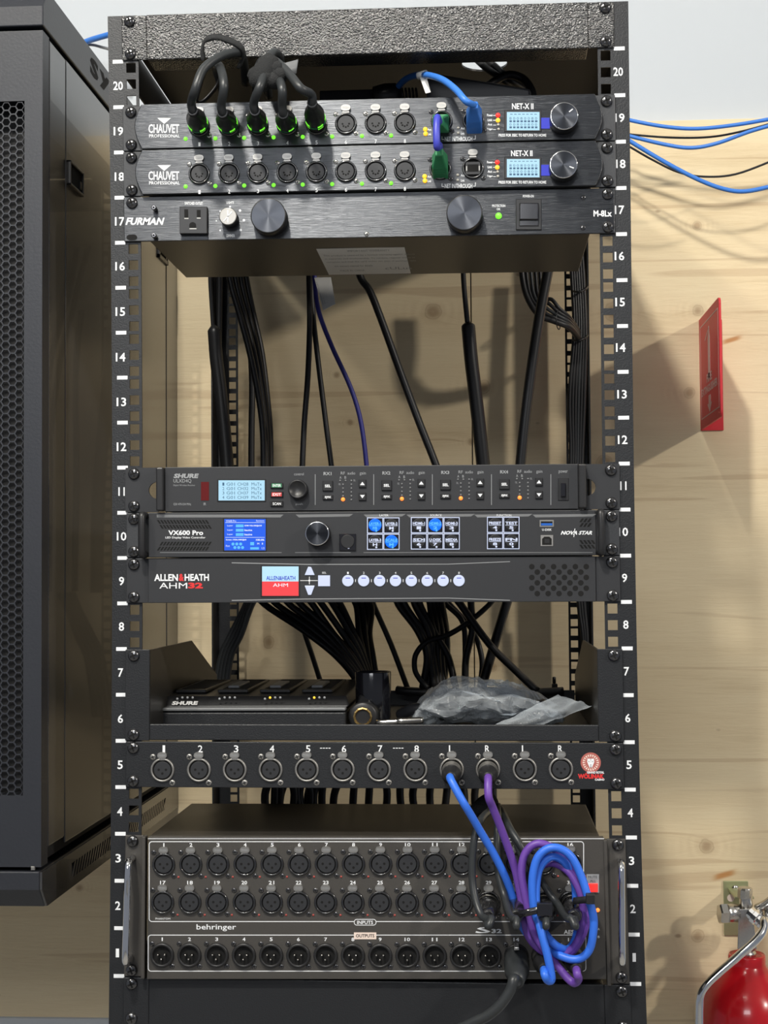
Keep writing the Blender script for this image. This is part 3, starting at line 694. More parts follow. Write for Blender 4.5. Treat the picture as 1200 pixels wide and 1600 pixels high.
for i, x in enumerate((512, 604, 696, 788)):
    dyy = -i*.9
    w.text('RX%d' % (i+1), x-6.5, 737.5+dyy, x+6, 742.5+dyy, Y-.1, bold=.03)
    w.text('RF', x+20.5, 737+dyy, x+27, 741.5+dyy, Y-.1); w.text('audio', x+31, 737+dyy, x+43, 741.5+dyy, Y-.1); w.text('gain', x+50, 737+dyy, x+59.5, 743+dyy, Y-.1)
    w.text('A', x+18.5, 744+dyy, x+21.5, 748+dyy, Y-.1); w.text('B', x+26.3, 744+dyy, x+29, 748+dyy, Y-.1); w.text('OL', x+17, 755+dyy, x+20.3, 758+dyy, Y-.1); w.text('OL', x+40, 749+dyy, x+43.5, 752+dyy, Y-.1)
    for y, h, s0 in ((759.3, 8, 'SEL'), (777.3, 3.6, 'sync')):
        b = MB(); b.pbox(x-8, y-h+dyy, x+8, y+h+dyy, Y-1.8, 2, .5); k = b.build('button', t, 'black')
        b = MB(); b.text(s0, x-4.5, y-2.2+dyy, x+5, y+2.2+dyy, Y-1.95, bold=.03); b.build('key_text', k, 'white')
    for y, up in ((755.6, 1), (775.8, 0)):
        b = MB(); b.pbox(x+48.5, y-6.2+dyy, x+60, y+6.2+dyy, Y-1.8, 2, .5); k = b.build('button', t, 'black')
        b = MB(); s2 = 1 if up else -1; tri = [(x+50.5, y+2.4*s2+dyy), (x+58, y+2.4*s2+dyy), (x+54.2, y-2.8*s2+dyy)]
        b.pprism(tri if up else tri[::-1], Y-1.95, .1); b.build('key_text', k, 'white')
    for cx, y0, n_ in ((x+19.5, 751, 1), (x+28, 751, 1), (x+24, 757, 4), (x+37, 751, 6)):
        for j in range(n_): led(t, cx, y0+j*6.0+dyy, Y, .95, 'stripe', 'meter_light')
    led(t, x+24, 780.3+dyy*1.0, Y, 2.0, 'ledo')
b = MB(); b.pbox(872, 747, 888.5, 782, Y-.9, 1.2, .4); sw = b.build('power_switch', t, 'black')
b = MB(); b.pbox(876.5, 755, 884, 776, Y-3.8, 4, .6); b.build('rocker', sw, 'keyglass')
w.build('lettering', t, 'grey')
screws(t, usc(11), -2.6)

# ------------------------------------------------------------------ video controller (U10)
t = thing('video_controller', 'charcoal video controller with bright blue menu screen and lit square keys', 'video controller', rack(0, 9*U, 0))
for sg in (-1, 1):
    b = MB(); x0, x1 = sorted((sg*240, sg*216.8)); b.rbox(x0, x1, 9*U+.5, 10*U-.5, -2.6, 0); b.build('rack_ear', t, 'ear', bevel=.5)
    b = MB(); x0 = sg*221.5; z0, z1 = 9*U+3, 10*U-3
    b.tube([rack(x0, z0, -3), rack(x0, z0, -13), rack(x0, z0+2, -17), rack(x0, (z0+z1)/2, -18), rack(x0, z1-2, -17), rack(x0, z1, -13), rack(x0, z1, -3)], 3.6, 10, 5); b.build('handle', t, 'black')
plate(t, 10, 10, -217, 217, -8, 0, 'panel'); Y = -8
unit_body(t, 10, 10, 215, 340)
st = MB()
for x0, x1 in ((245, 443), (462, 552), (568, 634), (635, 742), (741, 832), (832, 932)):
    st.pprism([(x0+5, 808.5-.0), (x1-6, 807), (x1, 803), (x0, 804)] if x0 > 300 else [(x0, 808.5), (x1-5, 808.5), (x1, 804), (x0, 804)], Y-.15, .15)
st.build('trim_stripe', t, 'stripe')
st = MB()
for x0, x1 in ((250, 440), (461, 548), (568, 926)): st.pbox(x0, 862.8, x1, 863.9, Y-.12, .12)
st.build('trim_line', t, 'stripe')
w = MB().use('white')
w.text('VX600 Pro', 263, 828.5, 317.5, 836.2, Y-.1, bold=.03); w.text('LED Display Video Controller', 258.5, 838.3, 321, 842.3, Y-.1, bold=.01)
w.text('NOVA STAR', 876, 829.5, 925, 835.5, Y-.1, shear=.4, bold=.04); w.text('/', 896, 826, 899, 839, Y-.1, bold=.02); w.text('U-DISK', 847, 825.8, 862, 829.4, Y-.1, bold=.01)
for s0, x0, x1 in (('LAYER', 593, 607), ('SOURCE', 672, 690), ('FUNCTION', 776, 799)): w.text(s0, x0, 803.5, x1, 806.8, Y-.18)
w.build('lettering', t, 'white')
v = MB()
for r_, (y0, ax, sl) in enumerate(((812.5, 0, 4), (820.2, 4, 4), (846.5, 4, -4), (854.3, 0, -4))):
    for i in range(16):
        x = 245+ax+i*5.0; v.pprism([(x+(sl if sl > 0 else 0), y0+6), (x+3.1+(sl if sl > 0 else 0), y0+6), (x+3.1-(sl if sl < 0 else 0), y0), (x-(sl if sl < 0 else 0), y0)], Y-.08, .1)
for y0 in (810, 817.2, 844, 851.2):
    for i in range(3 if y0 < 830 else 4):
        x = (905 if y0 < 830 else 905)+i*6.0; sl = 4; v.pprism([(x, y0+6), (x+3.6, y0+6), (x+3.6+sl, y0), (x+sl, y0)] if y0 < 830 else [(x+sl, y0+6), (x+3.6+sl, y0+6), (x+3.6, y0), (x, y0)], Y-.08, .1)
v.build('vent_slots', t, 'deep', kind='stuff')
fr = MB(); fr.pbox(348.5, 809, 416.5, 861.5, Y-.6, 1, .4); f = fr.build('screen_frame', t, 'black')
s_ = MB().use('bluescr'); s_.pbox(350.5, 811, 415, 860, Y-.75, .3); s_.use('scrwhite')
Ys = Y-.8
s_.text('VX600 Pro', 353, 812.5, 369, 815.5, Ys); s_.text('System', 400, 812.5, 413, 815.5, Ys); s_.pbox(352, 816.3, 413.5, 816.8, Ys, .05)
for i, q in enumerate(('HDMI-1920x1080@60.00', 'Inactive', 'Inactive')): s_.text(q, 382, 820+i*6.8, 409 if i == 0 else 394, 823+i*6.8, Ys, bold=.02); s_.text('Layer', 355, 820+i*6.8, 364, 823+i*6.8, Ys)
s_.text('Screen 1920x1080@60', 353, 842, 385, 845, Ys, bold=.02); s_.text('100.0%', 400, 842, 413, 845, Ys, bold=.02); s_.pbox(352, 839.4, 413.5, 839.9, Ys, .05); s_.text('Port', 353, 851.5, 359, 854.5, Ys)
s_.text('M', 402, 848, 405, 851, Ys); s_.text('8', 409, 848, 411, 851, Ys); s_.text('1.2', 409, 855, 413, 858, Ys)
s_.use('cyan')
for i in range(3): s_.pbox(368.5, 819.5+i*6.8, 380.5, 823.8+i*6.8, Ys, .05)
for x, y in ((364, 850), (370, 850), (376, 850), (367, 855.5), (373, 855.5), (379, 855.5)): s_.lathe([(1.5, 0), (1.5, .05)], at(x, y, Ys+.05), n=10)
s_.pbox(391, 847, 397, 852, Ys, .05); s_.pbox(391, 855, 404.5, 858.5, Ys, .05)
s_.build('display', f)
face_knob(t, 495.5, 833.5, Y, 11.6, 14, mark=None)
b = MB(); b.pbox(530, 834, 556, 860.5, Y-1.6, 2, .5); k = b.build('input_key', t, 'keyglass'); b = MB(); b.lathe([(6.4, 0), (6.6, .25), (6.0, .3)], at(543, 846, Y-1.6), n=24); b.build('key_ring', k, 'black')
b = MB().use('keylight'); b.lathe([(1.2, 0), (1.2, .2)], at(544.5, 855.5, Y-1.6), n=10); b.build('key_dot', k, 'keylight')
def litkey(x, y, w_, h_, s0, s1, blue):
    b = MB().use('keylight'); b.pbox(x, y, x+w_, y+h_, Y-.4, .5); fr = b.build('lit_key', t, 'keylight')
    b = MB(); b.pbox(x+1.2, y+1.2, x+w_-1.2, y+h_-1.4, Y-2.2, 2, .8); kk = b.build('key_cap', fr, 'keyglass')
    b = MB(); b.lathe([(6.1, 0), (6.2, .2), (5.6, .25)], at(x+w_/2, y+h_/2-.5, Y-2.2), n=20); b.build('key_dome', fr, 'keyblue' if blue else 'black')
    b = MB(); mt = 'keylight'
    b.text(s0, x+3, y+7.5, x+w_-3, y+12, Y-2.55, bold=.04); b.text(s1, x+w_/2-3.5, y+14.5, x+w_/2+3.5, y+19, Y-2.55, bold=.04); b.pbox(x+3, y+12.7, x+w_-3, y+13.4, Y-2.55, .1)
    b.lathe([(1.0, 0), (1.0, .1)], at(x+w_/2+2, y+h_-4, Y-2.5), n=8); b.build('key_text', fr, 'cyan' if blue else mt)
for x0, y0, rows in ((573.5, 808.5, (('LAYER-1', 'P/B', 1), ('LAYER-2', 'M', 0), ('LAYER-3', 'H', 0), ('SCALE', 'M', 1))), (761, 807.5, (('PRESET', '4', 0), ('TEST', '5', 0), ('FREEZE', '8', 0), ('FN', '0', 0)))):
    for i, (a_, b_, q) in enumerate(rows): litkey(x0+(i % 2)*25.6, y0+(i//2)*25.6, 25, 25, a_, b_, q)
for i, (a_, b_, q) in enumerate((('HDMI-1', '1', 0), ('HDMI-2', '2', 1), ('HDMI-3', '3', 0), ('SDI', '6', 0), ('U-DISK', '7', 0), ('MEDIA', '8', 0))): litkey(642+(i % 3)*25.6, 808+(i//3)*25.6, 25, 25, a_, b_, q)
b = MB(); b.pbox(843, 812.5, 865.5, 823.5, Y-.5, 1, .3); q = b.build('usb_port', t, 'nickel'); b = MB(); b.pbox(845, 814.5, 863.5, 821.5, Y-.55, .3); b.build('usb_socket', q, 'deep'); b = MB(); b.pbox(845.5, 817.5, 863, 821, Y-.7, .3); b.build('usb_tongue', q, 'usb')
b = MB(); b.pbox(844.5, 836, 864.5, 853.5, Y-.6, 1, .3); q = b.build('square_usb_port', t, 'nickel')
b = MB(); b.pprism([(847, 851.5), (862, 851.5), (862, 842), (858.5, 838.5), (850.5, 838.5), (847, 842)], Y-.7, .2); b.build('usb_socket', q, 'deep'); b = MB(); b.pbox(851, 842, 858.5, 848.5, Y-.85, .3); b.build('usb_tongue', q, 'black')
screws(t, usc(10), -2.6)

# ------------------------------------------------------------------ audio processor (U9)
t = thing('audio_processor', 'charcoal audio processor with red and pale blue screen and eight round lit keys', 'audio processor', rack(0, 8*U, 0))
for sg in (-1, 1):
    b = MB(); x0, x1 = sorted((sg*240, sg*(217.9 if sg < 0 else 216.6))); b.rbox(x0, x1, 8*U+.5, 9*U-.5, -3, 0); b.build('rack_ear', t, 'panel', bevel=.5)
plate(t, 9, 9, -217.8, 216.5, -6, 0, 'panel'); Y = -6
unit_body(t, 9, 9, 215, 260)
w = MB().use('white'); rd = MB().use('red')
w.text('ALLEN', 241, 897, 278, 907.8, Y-.1, bold=.03); rd.text('&', 279.5, 896.5, 287.5, 908, Y-.1, bold=.04); w.text('HEATH', 288.5, 896.8, 326.5, 907.5, Y-.1, bold=.03)
w.text('AHM', 249, 910.5, 292.5, 919.5, Y-.1); rd.text('32', 294, 910.3, 317, 919.5, Y-.1, bold=.05)
rd.build('lettering', t, 'red')
tl = MB(); tl.pprism([(362, 880), (480, 882.5), (700, 882), (797, 878), (797, 877), (700, 881), (480, 881.3), (362, 878.8)], Y-.1, .1)
tl.pprism([(362, 938.8), (480, 936.5), (700, 935), (797, 938.5), (797, 937.5), (700, 934), (480, 935.3), (362, 937.6)], Y-.1, .1); tl.build('trim_line', t, 'grey')
fr = MB(); fr.pbox(407.5, 883, 468.5, 933, Y-.6, 1, .4); f = fr.build('screen_frame', t, 'black')
s_ = MB().use('scrpale'); s_.pbox(409.5, 885, 466.5, 908.5, Y-.75, .3); s_.use('scrred'); s_.pbox(409.5, 908.5, 466.5, 931, Y-.75, .3)
s_.use('bluetab'); s_.text('ALLEN&HEATH', 416, 900, 461.5, 906.5, Y-.8, bold=.02); s_.use('scrwhite'); s_.text('AHM', 426.5, 911.5, 450, 916.8, Y-.8); s_.build('display', f)
for pts in ([(476, 898.5), (491.5, 898.5), (486, 886), (481.5, 885.5)], [(476, 915), (481.5, 929.5), (486, 929), (491.5, 915)][::1]):
    b = MB()
    if pts[0][1] > 900: pts = [(481.5, 929.5), (486, 929.5), (491.5, 915), (476, 915)]
    b.pprism(pts, Y-1.2, 1.3); b.build('arrow_key', t, 'keylight', bevel=.3)
w.pbox(469, 906.8, 496.5, 907.6, Y-.1, .1); w.pbox(483, 901, 483.8, 913, Y-.1, .1); w.lathe([(1, 0), (1, .2)], at(483.4, 907.2, Y), n=10)
b = MB(); b.pbox(497, 899, 515.5, 916, Y-1.2, 1.3, .4); b.build('select_key', t, 'keylight'); w.text('SEL', 503, 893.5, 510, 896.3, Y-.1)
for i in range(8):
    x = 543.5+i*24.8; c = at(x, 907.3-.2*i/7, Y); b = MB().use('keylight'); b.lathe([(5.5, 0), (5.4, 1.2), (4.9, 1.6)], c, n=24); k = b.build('round_key', t, 'keylight')
    b = MB(); b.pbox(x-3.5, 902.6, x+3.5, 903.8, Y-1.75, .1); b.build('key_mark', k, 'bluetab'); w.text(str(i+1), x-1.2, 893.5, x+1.4, 896.8, Y-.1)
    if i < 7: w.pbox(x+11.6, 905, x+12.4, 909.5, Y-.1, .1)
w.build('lettering', t, 'white')
v = MB()
for r_ in range(6):
    for i in range(6 if r_ % 2 == 0 else 5):
        x = 831+i*17+(8.5 if r_ % 2 else 0); v.lathe([(2.7, 0), (2.7, .08)], at(x, 885.5+r_*8.4, Y), n=14)
v.build('vent_holes', t, 'deep', kind='stuff')
screws(t, usc(9), -3)

# ------------------------------------------------------------------ shelf (U6-U7)
SHY = 372.0; shz = rack(0, 5*U+4).z
t = thing('rack_shelf', 'black two-unit steel rack shelf with sloping side walls', 'shelf', rack(0, 5*U, 0))
for sg in (-1, 1):
    b = MB(); x0, x1 = sorted((sg*241, sg*217)); b.rbox(x0, x1, 5*U+.5, 7*U-.5, -2.5, 0); b.build('rack_ear', t, 'coat', bevel=.5)
    xo = rack(sg*218, 6*U).x; zt_ = rack(sg*218, 7*U-1).z; zb_ = rack(sg*218, 5*U+2).z; b = MB()
    prof = [(0, zb_), (SHY, zb_), (SHY, zb_+38), (213, zt_), (0, zt_)]
    x0, x1 = (xo-1.2, xo+.8) if sg > 0 else (xo-.8, xo+1.2)
    vs = [(x0, y, z) for y, z in prof]+[(x1, y, z) for y, z in prof]; n_ = 5
    b.add(vs, [tuple(range(n_-1, -1, -1)), tuple(range(n_, 2*n_))]+[(i, (i+1) % n_, n_+(i+1) % n_, n_+i) for i in range(n_)], False); b.build('side_wall', t, 'lid')
b = MB(); b.rbox(-217, 217, 5*U+1.0, 5*U+16.5, -2.5, .5); b.build('front_lip', t, 'coat', bevel=1.0)
b = MB(); a0 = rack(-216, 5*U+2); a1 = rack(216, 5*U+2); b.box(a0.x, a1.x, .5, SHY, shz-1.5, shz); b.build('shelf_floor', t, 'coat')
b = MB(); b.box(a0.x, a1.x, SHY-2, SHY, shz, shz+17); b.build('rear_lip', t, 'coat')
screws(t, [(-232.55, 6*U+38.1), (232.55, 6*U+38.1), (-232.55, 5*U+6.35), (232.55, 5*U+6.35)], -2.5)

# ------------------------------------------------------------------ patch panel (U5)
t = thing('patch_bay', 'black patch panel with a row of twelve silver-ringed round sockets', 'patch panel', rack(0, 4*U, 0))
plate(t, 5, 5, -240, 240, -3, 0, 'coat'); Y = -3
w = MB().use('white')
PX = (254, 311, 367, 423, 479.5, 535.5, 592, 649, 706, 762.5, 820, 876.5)
for i, x in enumerate(PX):
    socket(t, x, 1203-i*.1, Y, 'n', sc=T_smalln, scr=(9.4, 12.4), tz=14.2)
    s0 = '12345678LRLR'[i]; w.text(s0, x+(2 if i < 8 else -1)-(2 if s0 == '1' else 3.6), 1164.5, x+(2 if i < 8 else -1)+(2 if s0 == '1' else 3.6), 1175.5, Y-.1, bold=.01)
for x in (508, 622):
    for j in range(4): w.pbox(x-8+j*4.4, 1168.4, x-8+j*4.4+3.2, 1169.6, Y-.1, .1)
w.build('lettering', t, 'white')
# round crest with an animal face, teeth around it, and the lettering below
cx, cy = 923, 1191.5; c = at(cx, cy, Y); s1 = mmpx(Y)
b = MB().use('emblemred'); b.lathe([(15.5*s1, 0), (15.5*s1, .1)], c, n=40)
b.use('cream')
for i in range(20):
    a0 = 2*math.pi*(i-.34)/20; a1 = 2*math.pi*(i+.34)/20; am = 2*math.pi*i/20
    b.add([c+Vector((math.cos(a)*r_*s1, -.15, math.sin(a)*r_*s1)) for a, r_ in ((a0, 12.4), (a1, 12.4), (am, 7.5))], [(2, 1, 0)], False)
b.use('white'); face = [(-5, 6), (5, 6), (5.5, 1), (3.5, -4), (2, -7.5), (-2, -7.5), (-3.5, -4), (-5.5, 1)]
b.add([c+Vector((x*s1, -.18, z*s1)) for x, z in face], [tuple(range(8))], False)
b.use('deep')
for pts in ([(-4, 2.5), (-1.2, 1.2), (-3.4, 1)], [(4, 2.5), (3.4, 1), (1.2, 1.2)], [(-1.2, -3.2), (1.2, -3.2), (0, -5)], [(-1.5, -6), (1.5, -6), (1, -7), (-1, -7)], [(-.4, 6), (.4, 6), (0, 0)]):
    b.add([c+Vector((x*s1, -.22, z*s1)) for x, z in pts], [tuple(range(len(pts)))], False)
b.use('white'); b.text('GRAND ROYAL', 917, 1205, 944, 1208.8, Y-.22, bold=.04); b.text('CASINO', 929.5, 1216.5, 944.5, 1219.8, Y-.15, bold=.04)
b.use('red'); b.text('WÔLINAK', 903, 1207.5, 944, 1216.8, Y-.15, bold=.06)
b.build('crest_print', t)
screws(t, usc(5), -3)

# ------------------------------------------------------------------ stage box (U1-U3)
t = thing('stage_box', 'large dark grey three-unit stage box with three rows of round connectors', 'stage box', rack(0, 0, 0))
Y = -10
for sg in (-1, 1):
    b = MB(); x0, x1 = sorted((sg*240, sg*222)); b.rbox(x0, x1, .6, 3*U-1.0, -3, 0); x0, x1 = sorted((sg*222, sg*218.6)); b.rbox(x0, x1, .6, 3*U-1.0, -11, 0); ea = b.build('rack_ear', t, 'stage', bevel=.6)
    xo = (198.0, 971)[sg > 0]; y0, y1 = ((1345, 1503), (1349, 1504))[sg > 0]; xr = xo+(9, -2)[sg > 0]
    A = at(xr, y0-4, -3); B = at(xr-(3, -1)[sg > 0], y1-6, -3); p1 = at(xo+(2, 0)[sg > 0], y0+9, -32); p2 = at(xo-(2, -1)[sg > 0], y1-4, -32)
    b = MB(); b.tube([A, A+(p1-A)*.6+Vector((0, 0, 3)), p1, (p1*2+p2)/3, (p1+p2*2)/3, p2, B+(p2-B)*.6-Vector((0, 0, 2)), B], 3.3, 12, 6); b.build('chrome_handle', t, 'chrome')
b = MB(); b.pprism([(229.5, 1530), (948, 1530), (943.5, 1309), (232, 1307.5)], Y, 9.9); b.build('front_panel', t, 'stage', bevel=.5)
zt_ = rack(0, 3*U-1.8).z; a0 = rack(-218, 3*U); a1 = rack(217, 3*U)
b = MB(); b.box(a0.x, a1.x, -.1, 217, rack(0, 2).z, zt_); ch = b.build('chassis', t, 'lid', bevel=1)
wl = MB()
def rrect(b, x0, y0, x1, y1, r_, w_, Y, gaps=()):
    def path(x0, y0, x1, y1, r_):
        P_ = []
        for cx, cy, a0 in ((x1-r_, y0+r_, 90), (x0+r_, y0+r_, 180), (x0+r_, y1-r_, 270), (x1-r_, y1-r_, 0)):
            for j in range(5):
                a = math.radians(a0+j*22.5)
                P_.append((cx+r_*math.cos(a), cy-r_*math.sin(a)))
        # order: TR (0..90 expected), fix sequence
        return P_
    def seq(x0, y0, x1, y1, r_):
        P_ = []
        for cx, cy, a0 in ((x1-r_, y0+r_, 0), (x0+r_, y0+r_, 90), (x0+r_, y1-r_, 180), (x1-r_, y1-r_, 270)):
            for j in range(6):
                a = math.radians(a0+j*18); P_.append((cx+r_*math.cos(a), cy-r_*math.sin(a)))
        return P_
    o_ = seq(x0, y0, x1, y1, r_); i_ = seq(x0+w_, y0+w_, x1-w_, y1-w_, max(r_-w_, .5)); n_ = len(o_)
    b.add([at(x, y, Y) for x, y in o_]+[at(x, y, Y) for x, y in i_], [(i, (i+1) % n_, n_+(i+1) % n_, n_+i) for i in range(n_)], False)
rrect(wl, 232.5, 1314.5, 912.5, 1440.5, 5, 1.2, Y-.1); rrect(wl, 231, 1460.5, 916, 1518, 5, 1.2, Y-.1)
wl.pbox(231, 1310, 944, 1311, Y-.1, .1)
for i in range(16):
    fx = i*42.35
    x1, x2, x3 = 256+fx, 254.5+fx*1.0015, 253.5+fx*1.005
    for x, y, kd in ((x1, 1350.5-i*.1, 'b'), (x2, 1409.5+i*.06, 'b'), (x3, 1492+i*.12, 'm')):
        if kd == 'b':
            socket(t, x, y, Y, 'b', sc=T_small, scr=(9.8, 11.2), tz=13.8)
            led(t, x+23, y+20, Y, 1.1, 'ledoff')
        else: socket(t, x, y, Y, 'm', sc=T_small, scr=(9.8, 10.5))
    for s0, x, y in ((str(i+1), x1, 1320-.4*i/15), (str(i+17), x2, 1379), (str(i+1), x3, 1467.5+.6*i/15)):
        h = .9 if s0 == '1' else 2.1*len(s0)+.2; wl.text(s0, x-h, y-2.8, x+h, y+2.8, Y-.1, bold=.02)
wl.text('INPUTS', 558, 1438.5, 583, 1444, Y-.2, bold=.02); rrect(wl, 553, 1436, 588, 1446, 4.5, 1, Y-.15)
wl.text('behringer', 307, 1444, 369, 1455, Y-.1, bold=.01); wl.text('PHANTOM', 243, 1434, 266, 1437, Y-.1); wl.text('S', 742, 1448.5, 765, 1458, Y-.1, shear=.5, bold=.02); wl.text('32', 768, 1451.5, 784, 1458, Y-.1, bold=.03)
wl.text('AES50', 881, 1453, 906, 1459.5, Y-.1, bold=.02); wl.text('A', 934, 1450, 937, 1453.5, Y-.1); wl.text('B', 934, 1462, 937, 1465.5, Y-.1)
wl.build('lettering', t, 'white')
b = MB(); b.pbox(553, 1457, 588, 1467.5, Y-.2, .2); pl = b.build('outputs_plate', t, 'cream'); b = MB(); b.text('OUTPUTS', 556, 1459.5, 585, 1464.8, Y-.3, bold=.02); b.build('outputs_text', pl, 'deep')
b = MB(); b.pbox(553.8, 1436.8, 587.2, 1445.3, Y-.13, .1); b.build('inputs_plate', t, 'stage')
b = MB(); b.pbox(916.5, 1366, 936, 1395, Y-.3, .3); pl = b.build('mute_plate', t, 'grey'); b = MB(); b.text('MUTE', 919, 1368.5, 933, 1372.5, Y-.35); b.text('ALL', 922, 1374.5, 931, 1378.5, Y-.35); b.build('mute_text', pl, 'black')
b = MB(); b.pbox(919, 1381, 934, 1394, Y-2.2, 2.2, .6); b.build('mute_button', t, 'mute')
led(t, 934, 1422, Y, 2.0, 'ledo')
screws(t, [(-232.55, 2*U+38.1), (232.55, 2*U+38.1), (-232.55, 6.35), (232.55, 6.35)], -3)

# ------------------------------------------------------------------ wall cabinet at the left
def onX(px, py, X):
    d = FW+R2*((px-600)/FPX)+U2*((800-py)/FPX); t_ = (X-CAM.x)/d.x; return CAM+d*t_
CX = at(72, 1416, 4).x
def depthX(px): return onX(px, 700, CX).y
Yd = onX(67, 700, CX).y
z_dt = at(69, 47, Yd).z; z_db = at(64, 1355, Yd).z; z_tf = at(69, 10, Yd).z; z_bf = at(64, 1390, Yd).z; z_top = onX(86, 0, CX).z; z_bot = at(73, 1416, Yd+18).z
t = thing('wall_cabinet', 'tall black wall cabinet with honeycomb perforated door at left of the rack', 'cabinet', (CX-280, 320, z_bot))
XL = CX-560
b = MB().use('deep'); b.box(XL, CX-3, Yd+27, WALL_Y-1, z_bot+45, z_top-45); b.build('inner_body', t, 'matte')
Y1, Y2, Y3 = Yd+9, depthX(104), depthX(261)
zA, zB = z_bot+28, z_top-30
b = MB(); b.box(CX-20, CX-1.5, depthX(79), Y2-.8, at(75, 1330, Yd).z, z_dt-1); b.build('front_post', t, 'cabside', bevel=.8)
b = MB(); zs0, zs1 = onX(104, 1316, CX).z, onX(104, 92, CX).z
b.box(CX-20, CX-1.2, Y2+.8, Y3-.8, zs0, zs1); sp = b.build('side_panel', t, 'cabside', bevel=.8)
b = MB(); b.box(CX-20, CX-.5, Y3+.8, WALL_Y-1, zs0, zs1); b.build('rear_post', t, 'cabside', bevel=.8)
for px0, px1, py0, py1 in ((108, 129, 249, 288), (248, 262, 384, 402)):       # recessed latches
    y0, y1 = depthX(px0), depthX(px1); z1 = onX(px0, py0, CX).z; z0 = onX(px0, (288, 402)[px0 > 200]+0, CX).z
    b = MB(); w_2 = 2.5 if px0 < 200 else 5
    for q in ((y0, y1, z0, z0+w_2), (y0, y1, z1-w_2, z1), (y0, y0+w_2, z0, z1), (y1-w_2, y1, z0, z1)): b.box(CX-1.5, CX+1.5, q[0], q[1], q[2], q[3])
    l_ = b.build('side_latch', t, 'black', bevel=.5)
    b = MB(); b.box(CX-1.3, CX-.9, y0+1, y1-1, z0+1, z1-1); b.build('latch_recess', l_, 'deep')
    b = MB(); b.box(CX-.9, CX+.8, y1-12, y1-6, z0+6, z0+14); b.build('latch_tongue', l_, 'black')
# top frame (front vertical band, then a bevel leaning back)
prof = [(Yd-2, z_dt+4), (Yd-2, z_tf), (Yd+14, z_top), (WALL_Y-1, z_top), (WALL_Y-1, z_dt+4)]
def xprism(b, prof, x0, x1):
    n_ = len(prof); b.add([(x0, y, z) for y, z in prof]+[(x1, y, z) for y, z in prof], [tuple(range(n_)), tuple(range(2*n_-1, n_-1, -1))]+[((i+1) % n_, i, n_+i, n_+(i+1) % n_) for i in range(n_)], False); return b
tf = xprism(MB(), prof, XL, CX).build('top_frame', t, 'cab', bevel=1.2)
b = MB(); o_ = onX(141, 117, CX+.15); 
b.text3('S', onX(141, 114, CX+.2), (0, 1, 0), (0, 0, 1), depthX(154)-depthX(141), onX(141, 85, CX).z-onX(141, 114, CX).z, bold=.05)
b.text3('y', onX(156, 133, CX+.2), (0, 1, 0), (0, 0, 1), depthX(172)-depthX(156), onX(156, 107, CX).z-onX(156, 133, CX).z, bold=.05)
b.build('cut_out_lettering', tf, 'deep')
# bottom frame with slanted vents in its side
prof = [(Yd-2, z_db-4), (WALL_Y-1, z_db-4), (WALL_Y-1, z_bot), (Yd+18, z_bot), (Yd-2, z_bf)]
bf = xprism(MB(), prof, XL, CX-2.2).build('bottom_frame', t, 'cab', bevel=1.2)
b = MB(); zv0, zv1 = z_bot+10, z_db-16; ya, yb = depthX(113), WALL_Y-90
def skin(y0, y1, za, zb_): b.box(CX-2.2, CX, y0, y1, za, zb_)
b.add([(x, y, z) for x in (CX-2.2, CX) for y, z in ((Yd, z_db-5), (ya, z_db-5), (ya, z_bot+.3), (Yd+18, z_bot+.3), (Yd, z_bf))], [(0, 1, 2, 3, 4), (9, 8, 7, 6, 5), (0, 5, 6, 1), (2, 7, 8, 3), (3, 8, 9, 4), (4, 9, 5, 0), (1, 6, 7, 2)], False)
skin(ya, WALL_Y-1, zv1, z_db-5); skin(ya, WALL_Y-1, z_bot+.3, zv0)
pitch = 11.0; y = ya; i = 0
while y < WALL_Y-95:
    sl = 12
    b.hexa([(CX-2.2, y, zv0), (CX, y, zv0), (CX, y+sl, zv1), (CX-2.2, y+sl, zv1), (CX-2.2, y+5.5, zv0), (CX, y+5.5, zv0), (CX, y+sl+5.5, zv1), (CX-2.2, y+sl+5.5, zv1)]); y += pitch
skin(WALL_Y-92, WALL_Y-1, zv0, zv1)
b.build('vent_skin', t, 'cabside')
v = MB().box(CX-2.25, CX-2.15, ya, WALL_Y-90, zv0, zv1); v.build('vent_recess', t, 'deep')
# door
d_ = MB(); xr = CX-1; p_ = 12.9*mmpx(Yd); x37 = at(37, 700, Yd).x; zt_, zb_ = at(20, 158, Yd).z, at(20, 1243, Yd).z
d_.box(x37, xr, Yd, Yd+22, z_db, z_dt); d_.box(XL, x37, Yd, Yd+22, zt_, z_dt); d_.box(XL, x37, Yd, Yd+22, z_db, zb_)
NC = 16; d_.box(XL, x37-NC*p_*.866, Yd, Yd+2, zb_, zt_)
do = d_.build('door', t, 'cab')
hx_ = MB(); Rc = p_/math.sqrt(3); nr = int(round((zt_-zb_)/p_))+1
for c_ in range(NC+1):
    xc = at(29.6, 700, Yd).x-c_*p_*.866
    for r_ in range(nr):
        zc_ = at(29.6, 165.5, Yd).z-r_*p_-(p_/2 if c_ % 2 else 0)
        o6 = [(xc+Rc*math.cos(math.radians(60*k)), zc_+Rc*math.sin(math.radians(60*k))) for k in range(6)]
        i6 = [(xc+Rc*.84*math.cos(math.radians(60*k)), zc_+Rc*.84*math.sin(math.radians(60*k))) for k in range(6)]
        vs = [(x, Yd+.3, z) for x, z in o6]+[(x, Yd+.3, z) for x, z in i6]+[(x, Yd+2.3, z) for x, z in i6]
        fs = [(k, (k+1) % 6, 6+(k+1) % 6, 6+k) for k in range(6)]+[(6+k, 6+(k+1) % 6, 12+(k+1) % 6, 12+k) for k in range(6)]
        hx_.add(vs, fs, False)
hx_.build('honeycomb_mesh', do, 'cab', kind='stuff')
